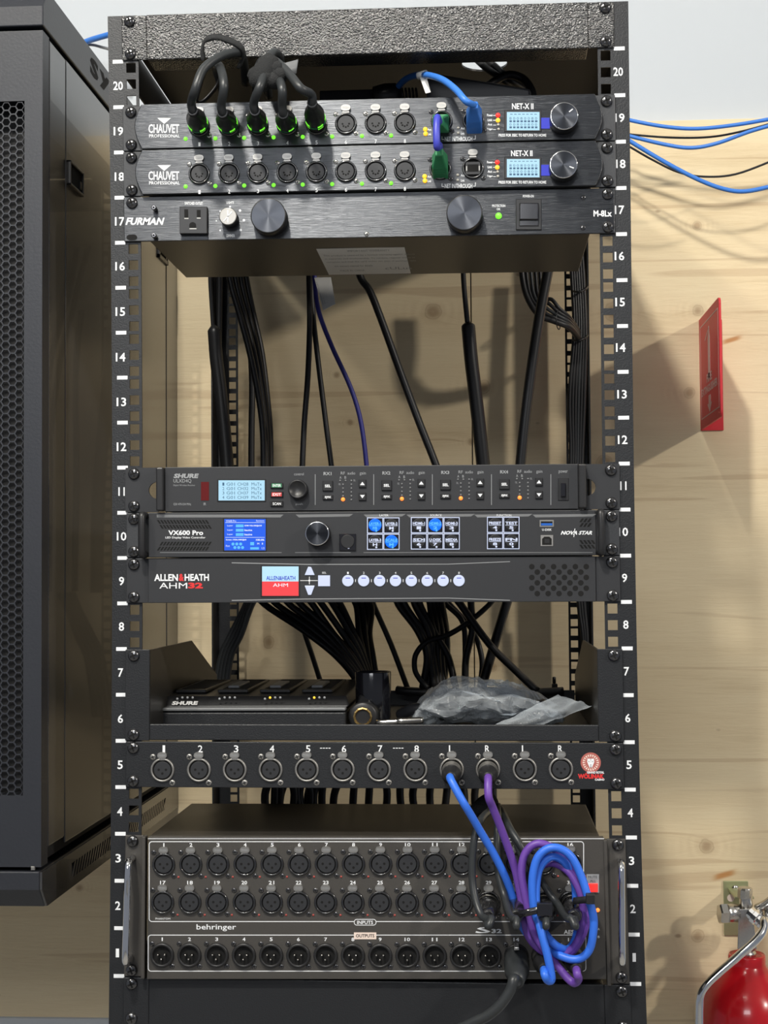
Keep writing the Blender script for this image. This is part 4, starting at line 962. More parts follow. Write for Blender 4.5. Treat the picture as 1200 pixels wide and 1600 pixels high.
b = MB(); b.pbox(48, 1354, 54, 1360, Yd-1, 3, .4); b.build('door_pin', t, 'nickel')

# ------------------------------------------------------------------ fire sign on the wall
n0, n1 = at(1127, 466, 470), at(1128, 653, 470); w0, w1 = at(1088, 498, WALL_Y), at(1091, 670, WALL_Y); XS = (n0.x+w0.x)/2
t = thing('fire_sign', 'red projecting fire extinguisher sign with arrow on the plywood wall', 'sign', (XS, WALL_Y, w1.z))
zt_, zb_ = (n0.z+w0.z)/2, (n1.z+w1.z)/2
b = MB(); r_ = 8; ys_ = [(470+r_-r_*math.sin(a), zt_-r_+r_*math.cos(a)) for a in [math.pi/2*i/5 for i in range(6)]]
ys2 = [(470+r_-r_*math.cos(a), zb_+r_-r_*math.sin(a)) for a in [math.pi/2*i/5 for i in range(6)]]
prof = [(WALL_Y-2, zb_), (WALL_Y-2, zt_)]+ys_+ys2
xprism(b, prof, XS, XS+3); fl = b.build('sign_blade', t, 'redacrylic', bevel=.5)
b = MB(); b.box(XS, XS+31, WALL_Y-3, WALL_Y, zb_-1, zt_); b.build('mounting_flange', t, 'redacrylic', bevel=.4)
q = MB(); x_ = XS-.25
def side_box(y0, y1, z0, z1): q.box(x_, XS, y0, y1, z0, z1)
m_ = 14
for y0, y1, z0, z1 in ((470+m_-6, WALL_Y-m_+2, zt_-m_, zt_-m_+1.6), (470+m_-6, WALL_Y-m_+2, zb_+m_-1.6, zb_+m_), (470+m_-6, 470+m_-4.4, zb_+m_, zt_-m_), (WALL_Y-m_+.4, WALL_Y-m_+2, zb_+m_, zt_-m_)): side_box(y0, y1, z0, z1)
ym = 560; H = zt_-zb_
bott = [(ym-9, zt_-H*.60), (ym+9, zt_-H*.60), (ym+9, zt_-H*.25), (ym+4, zt_-H*.20), (ym+4, zt_-H*.15), (ym-4, zt_-H*.15), (ym-4, zt_-H*.20), (ym-9, zt_-H*.25)]
xprism(q, bott, x_, XS); xprism(q, [(ym-2, zt_-H*.155), (ym+34, zt_-H*.235), (ym+34, zt_-H*.25), (ym-2, zt_-H*.175)], x_, XS)
arr = [(ym-9, zb_+H*.18), (ym-9, zb_+H*.25), (ym+9, zb_+H*.25), (ym+9, zb_+H*.18), (ym+20, zb_+H*.18), (ym, zb_+H*.10), (ym-20, zb_+H*.18)]
xprism(q, arr, x_, XS)
q.text3('FIRE', (x_, ym+24, zb_+H*.37), (0, -1, 0), (0, 0, 1), 48, H*.075, bold=.04); q.text3('EXTINGUISHER', (x_, ym+72, zb_+H*.28), (0, -1, 0), (0, 0, 1), 144, H*.07, bold=.04)
q.build('sign_print', fl, 'signprint')

# ------------------------------------------------------------------ fire extinguisher
EY = 575.0; ec = at(1167, 1500, EY); zz = lambda y: at(1167, y, EY).z; sE = mmpx(EY)
t = thing('fire_extinguisher', 'red fire extinguisher with silver valve hanging on the plywood wall', 'fire extinguisher', (ec.x, EY, zz(1800)))
b = MB(); pr_ = [(.5, 1492), (13, 1492), (22, 1492), (26.5, 1490), (28, 1493), (28, 1504), (29, 1508), (38, 1520), (52, 1536), (62, 1552), (69, 1572), (72, 1596), (72, 1780), (66, 1795), (30, 1800), (.5, 1800)]
b.lathe([(r_*sE, -(zz(y)-ec.z)) for r_, y in pr_][::1], ec, (0, 0, -1), 48, cap=False); tk = b.build('tank', t, 'redpaint')
b = MB(); b.lathe([(72.3*sE, -(zz(1597)-ec.z)), (72.3*sE, -(zz(1740)-ec.z))], ec, (0, 0, -1), 48, cap=False); b.build('label', t, 'paper')
b = MB(); b.lathe([(14*sE, -(zz(1494)-ec.z)), (14*sE, -(zz(1487)-ec.z)), (12*sE, -(zz(1486)-ec.z)), (12*sE, -(zz(1480)-ec.z))][::-1], ec, (0, 0, -1), 24); b.build('neck_ring', t, 'steel')
va = at(1166, 1450, EY)
b = MB(); b.hexa([at(1152, 1484, EY-11), at(1183, 1484, EY-11), at(1176, 1420, EY-11), at(1154, 1420, EY-11), at(1152, 1484, EY+11), at(1183, 1484, EY+11), at(1176, 1420, EY+11), at(1154, 1420, EY+11)])
b.lathe([(10*sE, 0), (10*sE, 30), (9*sE, 32)], at(1166, 1425, EY), (0, 0, 1), 20); b.build('valve_body', t, 'steel', bevel=1.5)
b = MB(); c = at(1164, 1394, EY); b.lathe([(11.5*sE, -7), (11.5*sE, 4), (9*sE, 6)], c, (.05, -.1, 1), 10, smooth=False); b.build('valve_cap', t, 'steel')
c = at(1155, 1427, EY); b = MB(); b.lathe([(14*sE, 0), (14*sE, 15), (12*sE, 17)], c, (-1, 0, 0), 24); nb = b.build('side_port', t, 'steel')
b = MB(); b.lathe([(14.5*sE, 15), (16*sE, 17), (16*sE, 25), (14*sE, 27)], c, (-1, -.15, 0), 6, smooth=False); b.build('hex_nut', nb, 'steel')
c0 = at(1172, 1425, EY-6); dr = Vector((.62, -.45, -.5)).normalized()
b = MB(); b.lathe([(9, 0), (9, 6), (11, 7), (11, 13), (8.5, 14), (8.5, 18), (9.5, 19), (9.5, 24), (6, 27)], c0, dr, 12, smooth=False); b.build('hose_coupling', t, 'chrome')
e0 = c0+dr*24
b = MB(); b.tube([e0, at(1194, 1438, EY-42), at(1193, 1452, EY-52), at(1180, 1470, EY-60), at(1150, 1497, EY-66), at(1118, 1525, EY-70), at(1101, 1543, EY-72), at(1094, 1558, EY-73), at(1093, 1580, EY-73), at(1093, 1640, EY-72)], 5.6, 14, 6); b.build('discharge_tube', t, 'chrome')
b = MB(); b.tube([at(1183, 1420, EY), at(1198, 1412, EY-10), at(1215, 1400, EY-30), at(1235, 1400, EY-60)], 6, 10); b.build('carry_handle', t, 'steel')
b = MB(); b.lathe([(9, 0), (12, 3), (12, 16), (8, 18)], at(1194, 1426, EY), (1, -.1, 0), 16); b.build('gauge_boss', t, 'steel')
br = MB(); p = at(1131, 1415, WALL_Y-3); p2 = at(1169, 1377, WALL_Y-3); br.box(p.x, p2.x, WALL_Y-3, WALL_Y, p.z-40, p2.z)
br.box(p.x+6, p2.x-2, WALL_Y-60, WALL_Y-3, p2.z-12, p2.z-9)
br = br.build('wall_bracket', None, 'zinc', bevel=.6); tag(br, 'yellowish metal bracket plate on plywood behind the fire extinguisher valve', 'bracket')
b = MB(); b.lathe([(5, 0), (5, .3)], at(1142, 1403, WALL_Y-3), n=16); b.build('bracket_hole', br, 'cream')
b = MB(); b.lathe([(5, 0), (4.6, 2), (2, 3)], at(1149, 1388, WALL_Y-3), n=16); b.build('bracket_screw', br, 'steel')

# ------------------------------------------------------------------ cables
ORD = 'leftmost second third fourth fifth sixth seventh eighth ninth tenth eleventh twelfth thirteenth fourteenth fifteenth sixteenth seventeenth eighteenth nineteenth twentieth twenty-first rightmost'.split()
def nth(i, n, rest): return ('rightmost ' if i == n-1 else 'leftmost ' if i == 0 else ORD[i]+' from left ')+rest
def cable(label, pts, r, m_, group=None, name='cable', cat='cable', res=6, n=8):
    b = MB(); b.tube([at(*p) for p in pts], r, n, res); o = b.build(name, None, m_); return tag(o, label, cat, group)
# loose cables right of the rack
for lab, pts, r, m_ in (
  ('topmost blue network cable sagging along the plywood top edge right of the rack', ((860, 172, 560), (960, 180, 560), (985, 188, 560), (1040, 198, 555), (1090, 201, 550), (1150, 195, 545), (1215, 184, 540)), 2.7, 'lan'),
  ('thin black cable just under the topmost blue cable right of the rack', ((860, 196, 570), (960, 205, 570), (985, 210, 570), (1050, 215, 570), (1110, 214, 565), (1160, 205, 560), (1215, 190, 555)), 1.5, 'cable'),
  ('middle blue network cable between the two black ones right of the rack', ((860, 190, 565), (960, 206, 565), (985, 213, 565), (1040, 226, 560), (1080, 231, 555), (1120, 224, 550), (1170, 206, 545), (1215, 193, 540)), 2.7, 'lan'),
  ('lowest blue network cable with the deepest sag right of the rack', ((860, 175, 540), (960, 205, 540), (985, 221, 540), (1040, 254, 540), (1090, 280, 540), (1130, 295, 540), (1165, 299, 540), (1215, 289, 540)), 3.0, 'lan'),
  ('thin black cable crossing the lowest blue cable right of the rack', ((860, 190, 562), (960, 216, 562), (985, 230, 562), (1020, 250, 562), (1060, 269, 560), (1100, 276, 560), (1150, 272, 560), (1215, 248, 560)), 1.5, 'cable')):
    cable(lab, pts, r, m_)
cable('short blue network cable in the gap between wall cabinet and rack top', ((118, 72, 610), (138, 64, 600), (150, 60, 590), (185, 50, 570)), 4.2, 'lan')
cable('thin grey cable below the short blue one between cabinet and rack top', ((118, 72, 620), (142, 70, 610), (160, 74, 600), (190, 82, 590)), 2, 'stripe')

# hanging cables in the large opening (U12-U16)
def hang(lab, pts, r, m_='cable', group=None):
    pts = tuple(pts); l_ = pts[-1]
    if 725 < l_[1] < 780: pts += ((l_[0]+2, 850, l_[2]+(20 if l_[2] < 480 else 0)), (l_[0]+3, 922, l_[2]+(40 if l_[2] < 480 else 0)))      # runs on down behind the units
    return cable(lab, pts, r, m_, group)
t = thing('antenna_cable', 'black cable ending in a thick sleeve by the left rear post', 'cable', at(352, 735, 560))
b = MB(); b.tube([at(327, 380, 540), at(328, 432, 545), at(330, 470, 550), at(333, 515, 555)], 2.6, 8); b.build('jacket', t, 'cable')
b = MB(); b.tube([at(333, 508, 555), at(335, 520, 555), at(338, 560, 558), at(344, 610, 560), at(351, 680, 560), at(357, 760, 560), at(360, 850, 560), at(361, 925, 560)], lambda u: 3 if u < .02 else 9 if u > .12 else 3+6*u/.12, 12, 6); b.build('sleeve', t, 'black')
t = thing('antenna_cable', 'black cable ending in a thick sleeve in the middle of the opening', 'cable', at(756, 735, 420))
b = MB(); b.tube([at(723, 380, 400), at(724, 430, 405), at(727, 470, 410), at(731, 510, 415)], 3.2, 8); b.build('jacket', t, 'cable')
b = MB(); b.tube([at(731, 503, 415), at(732, 515, 415), at(736, 560, 417), at(742, 610, 420), at(750, 680, 425), at(758, 760, 430), at(764, 850, 430), at(766, 925, 430)], lambda u: 3.4 if u < .02 else 8.6 if u > .10 else 3.4+5.2*u/.10, 14, 6); b.build('sleeve', t, 'black')
for i, (d0, d1) in enumerate(((0, 0), (9, 4), (14, 16), (18, 8), (27, 12))):
    hang(nth(i, 5, 'black cable in the bundle leaning right of left rear post'), ((352+d0*.9, 380, 480+d1*4), (360+d0*.95, 440, 480+d1*3), (374+d0*.8, 490, 480+d1*3), (390+d0*.7, 550, 480+d1*3), (404+d0*.5, 620, 480+d1*3), (411+d0*.42, 680, 480+d1*3), (412+d0*.4, 760, 480+d1*3)), 4.0, 'cable', 'bundle beside the left rear post')
hang('straight black cable between left rear post and leaning bundle', ((384, 480, 560), (391, 540, 560), (394, 600, 560), (393, 680, 560), (393, 760, 560)), 4.4)
hang('thin black cable tight against the left rear post', ((341, 380, 570), (343, 430, 570), (342, 520, 575), (341, 600, 580)), 4.5)
hang('left one of two black cables splitting apart below the white tag', ((482, 380, 430), (483, 440, 430), (484, 504, 430), (481, 588, 430), (475, 670, 430), (472, 760, 430)), 3.6)
hang('right one of two black cables splitting apart below the white tag', ((487, 380, 440), (487, 440, 440), (489, 490, 440), (497, 564, 440), (509, 660, 440), (521, 760, 440)), 3.4)
nv = thing('tagged_cable', 'dark blue cable curving down beside two black ones with white tag', 'cable', at(572, 740, 400))
b = MB(); b.tube([at(490, 380, 400), at(492, 440, 400), at(498, 486, 400), (at(518, 540, 400)), at(548, 606, 400), at(564, 660, 400), at(573, 730, 400), at(574, 770, 400)], 2.9, 8); b.build('jacket', nv, 'navy')
b = MB(); b.quadbox([at(505, 485, 392), at(524, 475, 394), at(517, 433, 396), at(491, 434, 396)], .8); lb = b.build('cable_tag', nv, 'paper')
b = MB(); A_, B_, D_ = at(506.5, 482, 391.8), at(522, 474, 393.8), at(493, 436, 395.8); ux = (B_-A_).normalized(); uy = (D_-A_).normalized()
for i in range(5): b.text3('WARNING This cord contains chemicals'[i*5:i*5+18], A_+ux*(1+i*2.7)+uy*5, uy, -ux, 30-i*2, 1.6)
b.build('tag_print', lb, 'grey')
hang('black cable slanting down right from the underside label of the conditioner', ((548, 380, 380), (563, 432, 380), (578, 455, 380), (596, 500, 380), (625, 580, 380), (655, 660, 380), (684, 735, 380), (690, 770, 380)), 4.6)
hang('thick black power cable slanting down left near the right rear post', ((866, 380, 330), (856, 425, 330), (842, 500, 330), (830, 580, 330), (820, 660, 330), (812, 740, 330), (810, 770, 330)), 6.2)
for i in range(5):
    hang(nth(i, 5, 'black cable of the loops tied at right rear post'), ((814+i*7, 380, 500), (816+i*7, 430, 500), (824+i*6, 465, 495), (842+i*5, 492-i*6, 490), (866+i*2, 502-i*5, 490), (890, 512-i*4, 500), (905, 530-i*3, 540)), 2.6 if i else 4, 'cableg' if i == 2 else 'cable', 'loops tied at the right rear post')
b = MB(); b.ribbon([at(871, 487, 482), at(869, 498, 478), at(871, 512, 482), at(875, 512, 492), at(874, 487, 492), at(871, 487, 482)], 3, 1.2); tag(b.build('cable_tie', None, 'black'), 'black cable tie holding the loops left of right rear post', 'cable tie')
for i in range(6):
    x = 894+i*3.6; hang(nth(i, 6, 'black cable strapped along the right rear post'), ((x-4, 380, 560), (x, 440, 555), (x+3, 520, 550), (x-4+i, 620, 552), (x-2, 700, 555), (x-3, 770, 555)), 2.7, ('cable', 'cableg')[i == 3], 'cables along the right rear post')
for y in (453, 529):
    b = MB(); b.tube([at(896, y+2, 540), at(905, y+3, 534), at(916, y-2, 540), at(917, y-6, 560), at(905, y-3, 575), at(896, y+1, 565), at(896, y+2, 540)], 1.4, 6); tag(b.build('cable_tie', None, 'black'), '%s black cable tie around the right rear post cables' % ('upper' if y < 500 else 'lower'), 'cable tie')

# cables below the audio processor
LG = 'cables falling from the audio processor to the shelf centre'
for i, (x0, x1, x2, x3) in enumerate(((413, 470, 522, 556), (432, 486, 530, 560), (452, 500, 536, 564), (470, 512, 544, 568), (488, 520, 548, 570), (503, 535, 556, 573), (520, 546, 562, 576), (532, 553, 567, 579), (556, 561, 568, 574), (566, 570, 574, 580), (574, 570, 566, 572), (580, 577, 582, 588))):
    hang(nth(i, 12, 'black cable in the dense bundle falling behind microphone clip'), ((x0-22, 915, 300-i*3), (x0, 944, 300), (x1, 985-(3 if i < 4 else -4), 290+i*4), (x2, 1022, 290+i*5), (x3, 1062, 300+i*4), (x3+2, 1085, 300+i*4)), 3.9, 'cable', LG)
hang('single black cable dangling left of the dense bundle above the charger', ((466, 950, 420), (475, 986, 420), (488, 1025, 420), (501, 1066, 420)), 3.2)
hang('single straight cable running down right just right of dense bundle', ((575, 920, 350), (585, 948, 350), (611, 1007, 350), (637, 1076, 350)), 3.3)
for i, (x0, x1, x2, x3) in enumerate(((622, 652, 667, 660), (632, 658, 670, 678), (648, 668, 673, 668), (656, 674, 676, 684), (672, 678, 700, 712), (678, 683, 684, 688), (684, 690, 690, 694), (690, 697, 698, 692))):
    hang(nth(i, 8, 'black cable in the second bundle falling behind plastic bag'), ((x0-6, 915, 330), (x0, 944, 330), (x1, 985, 330+i*4), (x2, 1025, 330+i*4), (x3, 1075, 330+i*3)), 4.1, 'cable', 'second bundle behind the plastic bag')
hang('black cable curving from the processor into the left arc beside second bundle', ((775, 930, 340), (764, 945, 335), (735, 970, 330), (700, 992, 325), (668, 1002, 320), (650, 1022, 320), (648, 1045, 320), (655, 1060, 320), (668, 1075, 320)), 3.3)
hang('thin cable bowing right from second bundle towards the bag', ((686, 930, 350), (698, 945, 350), (722, 970, 345), (727, 1010, 345), (725, 1075, 345)), 3.4)
hang('longest diagonal cable from the processor down to the bag right end', ((700, 920, 320), (720, 945, 318), (765, 1007, 312), (808, 1050, 306), (840, 1080, 300)), 4.4)
hang('vertical black cable crossing over the longest diagonal one', ((736, 920, 335), (736, 945, 335), (738, 985, 335), (728, 1030, 335), (727, 1075, 335)), 4.2)
hang('curved cable arching right just left of the thick slanting one', ((690, 930, 360), (703, 945, 360), (738, 985, 358), (753, 1030, 356), (750, 1075, 356)), 3.4)
hang('thick black power cable slanting down left below the processor', ((802, 915, 330), (791, 945, 330), (773, 1005, 330), (752, 1075, 330)), 5.6)
for i in range(4):
    hang(nth(i, 4, 'grey cable sweeping down left beside the left rear post'), ((392+i*4, 925, 545-i*6), (382+i*3, 950, 545-i*6), (362+i*5, 990, 545-i*6), (346+i*5, 1025, 545-i*6), (338+i*5, 1075, 545-i*6), (330+i*6, 1120, 545-i*6)), 4.4, 'cableg', 'grey cables at the left rear post')
for i in range(3):
    hang(nth(i, 3, 'black cable standing at right rear post below the processor'), ((903+i*4, 925, 560), (906+i*4, 960, 560), (911+i*3, 1000, 560), (913+i*2, 1090, 560)), 3, 'cable', 'lower cables at the right rear post')
# cables seen between patch panel and stage box
for i in range(22):
    x0 = 420+i*8.4 if i < 10 else 505+(i-10)*24
    hang(nth(i, 22, 'black cable in slot between patch panel and stage box'), ((x0-8+random.uniform(-4, 4), 1170, 300+i*4), (x0, 1215, 300+i*4), (x0+random.uniform(-9, 9), 1250, 300+i*4), (x0+random.uniform(-14, 14), 1330, 300+i*4)), 4.6, 'cable', 'cables behind the stage box')

# ------------------------------------------------------------------ things on the shelf
CZ = shz
lf = at(237, 1120, 95); rf = at(548, 1120, 95)
t = thing('battery_charger', 'low black four-bay battery charger on the left of the shelf', 'charger', ((lf.x+rf.x)/2, 180, CZ))
x0, x1 = lf.x, rf.x; zt0 = at(400, 1086, 95).z
b = MB(); b.box(x0+4, x1-2, 60, 300, CZ, at(400, 1112, 60).z); b.build('base', t, 'coat', bevel=2)
zb0 = at(400, 1104, 75).z
b = MB(); b.hexa([(x0+6, 72, zb0), (x1, 72, zb0), (x1-3, 82, zt0), (x0+12, 82, zt0), (x0+6, 290, zb0), (x1, 290, zb0), (x1-3, 290, zt0+3), (x0+12, 290, zt0+3)]); hs = b.build('housing', t, 'black', bevel=1.5)
b = MB(); b.box(x0+2, x1-2, 58, 72, at(400, 1111, 58).z, at(400, 1106, 58).z); b.build('front_rail', t, 'stripe', bevel=1)
b = MB(); b.text('SHURE', 268, 1095.5, 308, 1101.5, 71.8, shear=.3, bold=.05); b.build('lettering', hs, 'paper')
for i in range(4):
    xa = x0+20+i*(x1-x0-30)/4; wd_ = (x1-x0-30)/4-10
    b = MB(); b.box(xa+2, xa+wd_, 110, 270, zt0+1, zt0+4.5); bay = b.build('bay_rim', t, 'black', bevel=1)
    b = MB(); b.box(xa+6, xa+wd_-3, 120, 262, zt0+4.5, zt0+4.8); b.build('bay_recess', bay, 'deep')
    if i:
        b = MB(); b.box(xa+10, xa+wd_-12, 128, 200, zt0+4.6, zt0+7.5); b.build('battery_pack', t, 'stripe', bevel=1)
    for j in range(4):
        px = (277, 343, 414, 483)[i]+j*8; led(t, px, 1090+(2 if j == 0 else 0), 70.5, 1.3, 'ledy' if (i > 1 and j == 1) else 'grey')
t = thing('microphone_clip', 'black tubular microphone clip standing on shelf between charger and bag', 'mic clip', at(585, 1128, 90))
b = MB(); c = at(583.5, 1128, 110); zt_ = at(583.5, 1049, 110).z-c.z
b.lathe([(17, 0), (18, 6), (18.6, zt_-1), (18.2, zt_), (16, zt_), (15.5, zt_-12), (.1, zt_-12)], c, (0, 0, 1), 36, cap=False); tb = b.build('holder_tube', t, 'keyglass')
c = at(567, 1120, 70)
b = MB(); b.lathe([(14, -22), (15, -2), (13, 0), (9, 0)], c, (-.1, -1, 0), 28); b.build('swivel_base', t, 'black')
b = MB(); b.hexa([at(548, 1129, 80), at(570, 1129, 80), at(582, 1085, 95), at(562, 1085, 95), at(548, 1129, 95), at(570, 1129, 95), at(582, 1085, 110), at(562, 1085, 110)]); b.build('bracket_arm', t, 'black', bevel=2)
b = MB().use('brass'); b.lathe([(8.6, -3), (9.6, 0), (9.6, 1.2), (8.2, 1.6), (7.4, .8), (7.2, -3)], c+Vector((0, -.5, 0)), (-.1, -1, 0), 12, cap=False, smooth=False); b.use('deep').lathe([(7.2, -.6), (.1, -.6)], c+Vector((0, -.5, 0)), (-.1, -1, 0), 12, cap=False); b.build('threaded_insert', t)
b = MB(); b.tube([at(588, 1129, 60), at(618, 1127.5, 60), at(622, 1127, 60)], 2.6, 12, 3); b.tube([at(620, 1127, 60), at(645, 1126, 62), at(661, 1125, 64)], 3.4, 12, 3); tag(b.build('metal_pin', None, 'steel'), 'short silver metal rod lying on the shelf beside the microphone clip', 'rod')

# clear plastic bag with its contents
MP = bpy.data.materials.new('clear_plastic'); MP.use_nodes = True; nt = MP.node_tree; nt.nodes.clear()
out = nt.nodes.new('ShaderNodeOutputMaterial'); mx = nt.nodes.new('ShaderNodeMixShader'); tr = nt.nodes.new('ShaderNodeBsdfTransparent'); gl = nt.nodes.new('ShaderNodeBsdfPrincipled')
gl.inputs['Base Color'].default_value = (.85, .92, .98, 1); gl.inputs['Roughness'].default_value = .16; tr.inputs[0].default_value = (.90, .93, .96, 1)
lw = nt.nodes.new('ShaderNodeLayerWeight'); lw.inputs['Blend'].default_value = .35; mr = nt.nodes.new('ShaderNodeMapRange'); mr.inputs[3].default_value = .13; mr.inputs[4].default_value = .70
nt.links.new(lw.outputs['Facing'], mr.inputs[0]); nt.links.new(mr.outputs[0], mx.inputs[0]); nt.links.new(tr.outputs[0], mx.inputs[1]); nt.links.new(gl.outputs[0], mx.inputs[2]); nt.links.new(mx.outputs[0], out.inputs[0])
tc = nt.nodes.new('ShaderNodeTexCoord'); nz = nt.nodes.new('ShaderNodeTexNoise'); nz.inputs['Scale'].default_value = 38; nz.inputs['Detail'].default_value = 3; nz.inputs['Distortion'].default_value = 1.5
bp = nt.nodes.new('ShaderNodeBump'); bp.inputs['Strength'].default_value = 1.0; bp.inputs['Distance'].default_value = .003; nt.links.new(tc.outputs['Object'], nz.inputs['Vector']); nt.links.new(nz.outputs['Fac'], bp.inputs['Height']); nt.links.new(bp.outputs[0], gl.inputs['Normal'])
MT['plastic'] = MP
from mathutils import noise as mnoise
bl, br_ = at(640, 1131, 110), at(880, 1131, 110); cxb = (bl.x+br_.x)/2; hwb = (br_.x-bl.x)/2; zb0 = CZ+1
def bagpt(u, v):         # u 0..1 around, v -1..1 along x
    env = (1-abs(v)**3.2)**.5 if abs(v) < 1 else 0
    h = 46*env*(.80+.2*math.cos(v*2+.6)); d = 62*(.35+.65*env); a = 2*math.pi*u
    p = Vector((cxb+v*hwb, 120+d*math.cos(a), zb0+h/2+h/2*math.sin(a)))
    rd_ = lambda q: 1-2*abs(mnoise.noise(q))
    q0 = Vector((p.x*.022, p.y*.03, p.z*.05+3)); q1 = Vector((p.x*.06+9, p.y*.06, p.z*.1)); nn = Vector((rd_(q0+Vector((5, 0, 0)))*6, rd_(q0)*9+rd_(q1)*4, rd_(q0+Vector((0, 7, 0)))*7+rd_(q1+Vector((3, 0, 0)))*4))-Vector((2, 4, 4))
    p += Vector((nn.x*.6, nn.y, nn.z*.8)); p.z = max(p.z, zb0+.1*(1+math.sin(a*5))); return p
b = MB(); NU, NV = 40, 70; vs = [bagpt(i/NU, -1+2*j/(NV-1)) for j in range(NV) for i in range(NU)]
fs = [(j*NU+i, j*NU+(i+1) % NU, (j+1)*NU+(i+1) % NU, (j+1)*NU+i) for j in range(NV-1) for i in range(NU)]
b.add(vs, fs, False); t = thing('plastic_bag', 'crumpled clear plastic bag lying on the right of the shelf', 'bag', (cxb, 120, CZ))
b.build('film', t, 'plastic')
b = MB()      # the open flap at the right, pointing up and out
P4 = [[at(828, 1133, 52), at(752, 1137, 50), at(700, 1130, 60)], [at(878, 1112, 50), at(800, 1122, 50), at(740, 1112, 58)], [at(924, 1103, 60), at(880, 1092, 62), at(812, 1108, 60)]]
rows = 12; fl_ = []
corn = (at(770, 1134, 48), at(838, 1136, 46), at(925, 1103, 66), at(872, 1085, 74))
for j in range(rows+1):
    for i in range(rows+1):
        u, v = i/rows, j/rows
        p = corn[0]*(1-u)*(1-v)+corn[1]*u*(1-v)+corn[2]*u*v+corn[3]*(1-u)*v
        p = p+Vector((0, -6*math.sin(math.pi*u)*math.sin(math.pi*v)+3*mnoise.noise(Vector((u*4, v*4, 1))), 2.5*mnoise.noise(Vector((u*5, v*5, 7)))*(0 if v == 0 else 1))); fl_.append(p)
b.add(fl_, [(j*(rows+1)+i, j*(rows+1)+i+1, (j+1)*(rows+1)+i+1, (j+1)*(rows+1)+i) for j in range(rows) for i in range(rows)], True); b.build('open_flap', t, 'plastic')
b = MB(); 
b.box(cxb-60, cxb+62, 90, 165, zb0+6, zb0+26); b.tube([(cxb-90, 110, zb0+10), (cxb-70, 95, zb0+18), (cxb-40, 88, zb0+14), (cxb, 86, zb0+20), (cxb+40, 90, zb0+12), (cxb+80, 105, zb0+15)], 6, 10)
tag(b.build('packed_adapter', None, 'panel', bevel=3), 'dark grey accessory packed inside the clear plastic bag', 'accessory')
# small parts along the shelf's back edge
b = MB(); b.tube([at(620, 1078, 340), at(640, 1080, 335), at(700, 1082, 330), at(760, 1080, 330), at(830, 1082, 335), at(880, 1080, 340)], 5, 8); tag(b.build('cable', None, 'cable'), 'black cable lying along the shelf back behind the plastic bag', 'cable')
b = MB(); b.box(at(862, 1080, 360).x, at(871, 1080, 360).x, 352, 366, at(866, 1083, 360).z, at(866, 1068, 360).z); b.lathe([(2.2, 0), (2.2, 8)], at(866, 1068, 359), (0, 0, 1), 8); tag(b.build('cable_clamp', None, 'black', bevel=1), 'small black clamp standing at the shelf back right of the bag', 'clamp')

# ------------------------------------------------------------------ plugs and their cables
def plug_part(parent, c, d, prof, m_='black', n=24, name='plug'):
    b = MB(); b.lathe(prof, c, d, n); return b.build(name, parent, m_)
XLR = [(9.0, 0), (9.0, 9), (9.6, 11), (9.6, 30), (8.6, 36), (6.2, 45), (5.0, 50), (4.8, 60)]
tops = (
 ('leftmost black audio cable on the top unit arching up into the loop', (311.5, 197.5), ((303, 166, -84), (305, 140, -90), (318, 108, -84), (345, 88, -70), (372, 82, -48), (380, 92, -10), (384, 130, 40))),
 ('second black audio cable from left rising to the hook-and-loop strap', (358, 197), ((350, 164, -84), (350, 135, -86), (345, 108, -70), (336, 97, -40), (338, 108, -5), (350, 150, 50))),
 ('third black audio cable from left going into the fuzzy wrap', (403, 196), ((400, 160, -84), (405, 138, -86), (412, 118, -76), (420, 92, -62), (428, 82, -50), (437, 90, -30), (440, 120, 30))),
 ('fourth black audio cable from left going into the fuzzy wrap', (449, 195), ((443, 160, -84), (441, 140, -84), (434, 120, -66), (422, 108, -50), (416, 120, -10), (420, 150, 40))),
 ('rightmost of the five black audio cables slanting from the fuzzy wrap', (494.5, 194.5), ((482, 160, -84), (470, 138, -86), (452, 116, -74), (432, 97, -60), (418, 92, -40), (404, 104, 0), (400, 150, 50))))
for (lab, sp, pts), dr_ in zip(tops, ((.08, -1, -.04), (.06, -1, -.08), (.10, -1, -.06), (.06, -1, -.12), (.04, -1, .05))):
    dr_ = Vector(dr_).normalized()
    c = at(sp[0], sp[1], -9); t = thing('audio_cable', lab, 'cable', c, 'audio cables plugged into the top unit')
    pg = plug_part(t, c, dr_, XLR); tip = c+dr_*58
    b = MB(); b.tube([tip-dr_*12, tip, tip+Vector((0, -7, 6))]+[at(*p) for p in pts[1:]], 4.2, 12, 6); b.build('jacket', t, 'cableg')
    b = MB(); b.lathe([(9.75, 13), (10.0, 13.5), (10.0, 16), (9.75, 16.5)], c, dr_, 24, cap=False); b.build('plug_ring', pg, 'green')
    b = MB()
    for a0 in (-75, -10, 200):
        for j in range(4):
            a = math.radians(a0+j*9); a2 = math.radians(a0+j*9+7); e_ = lambda a, h, r_: c+dr_*h+Vector((math.cos(a)*r_, 0, math.sin(a)*r_))
            b.hexa([e_(a, 19, 9.9), e_(a2, 19, 9.9), e_(a2, 12, 9.9), e_(a, 12, 9.9), e_(a, 19, 9.4), e_(a2, 19, 9.4), e_(a2, 12, 9.4), e_(a, 12, 9.4)])
    b.build('window_glow', pg, 'ledg')  # emissive colour stands in for green light caught in the latch windows
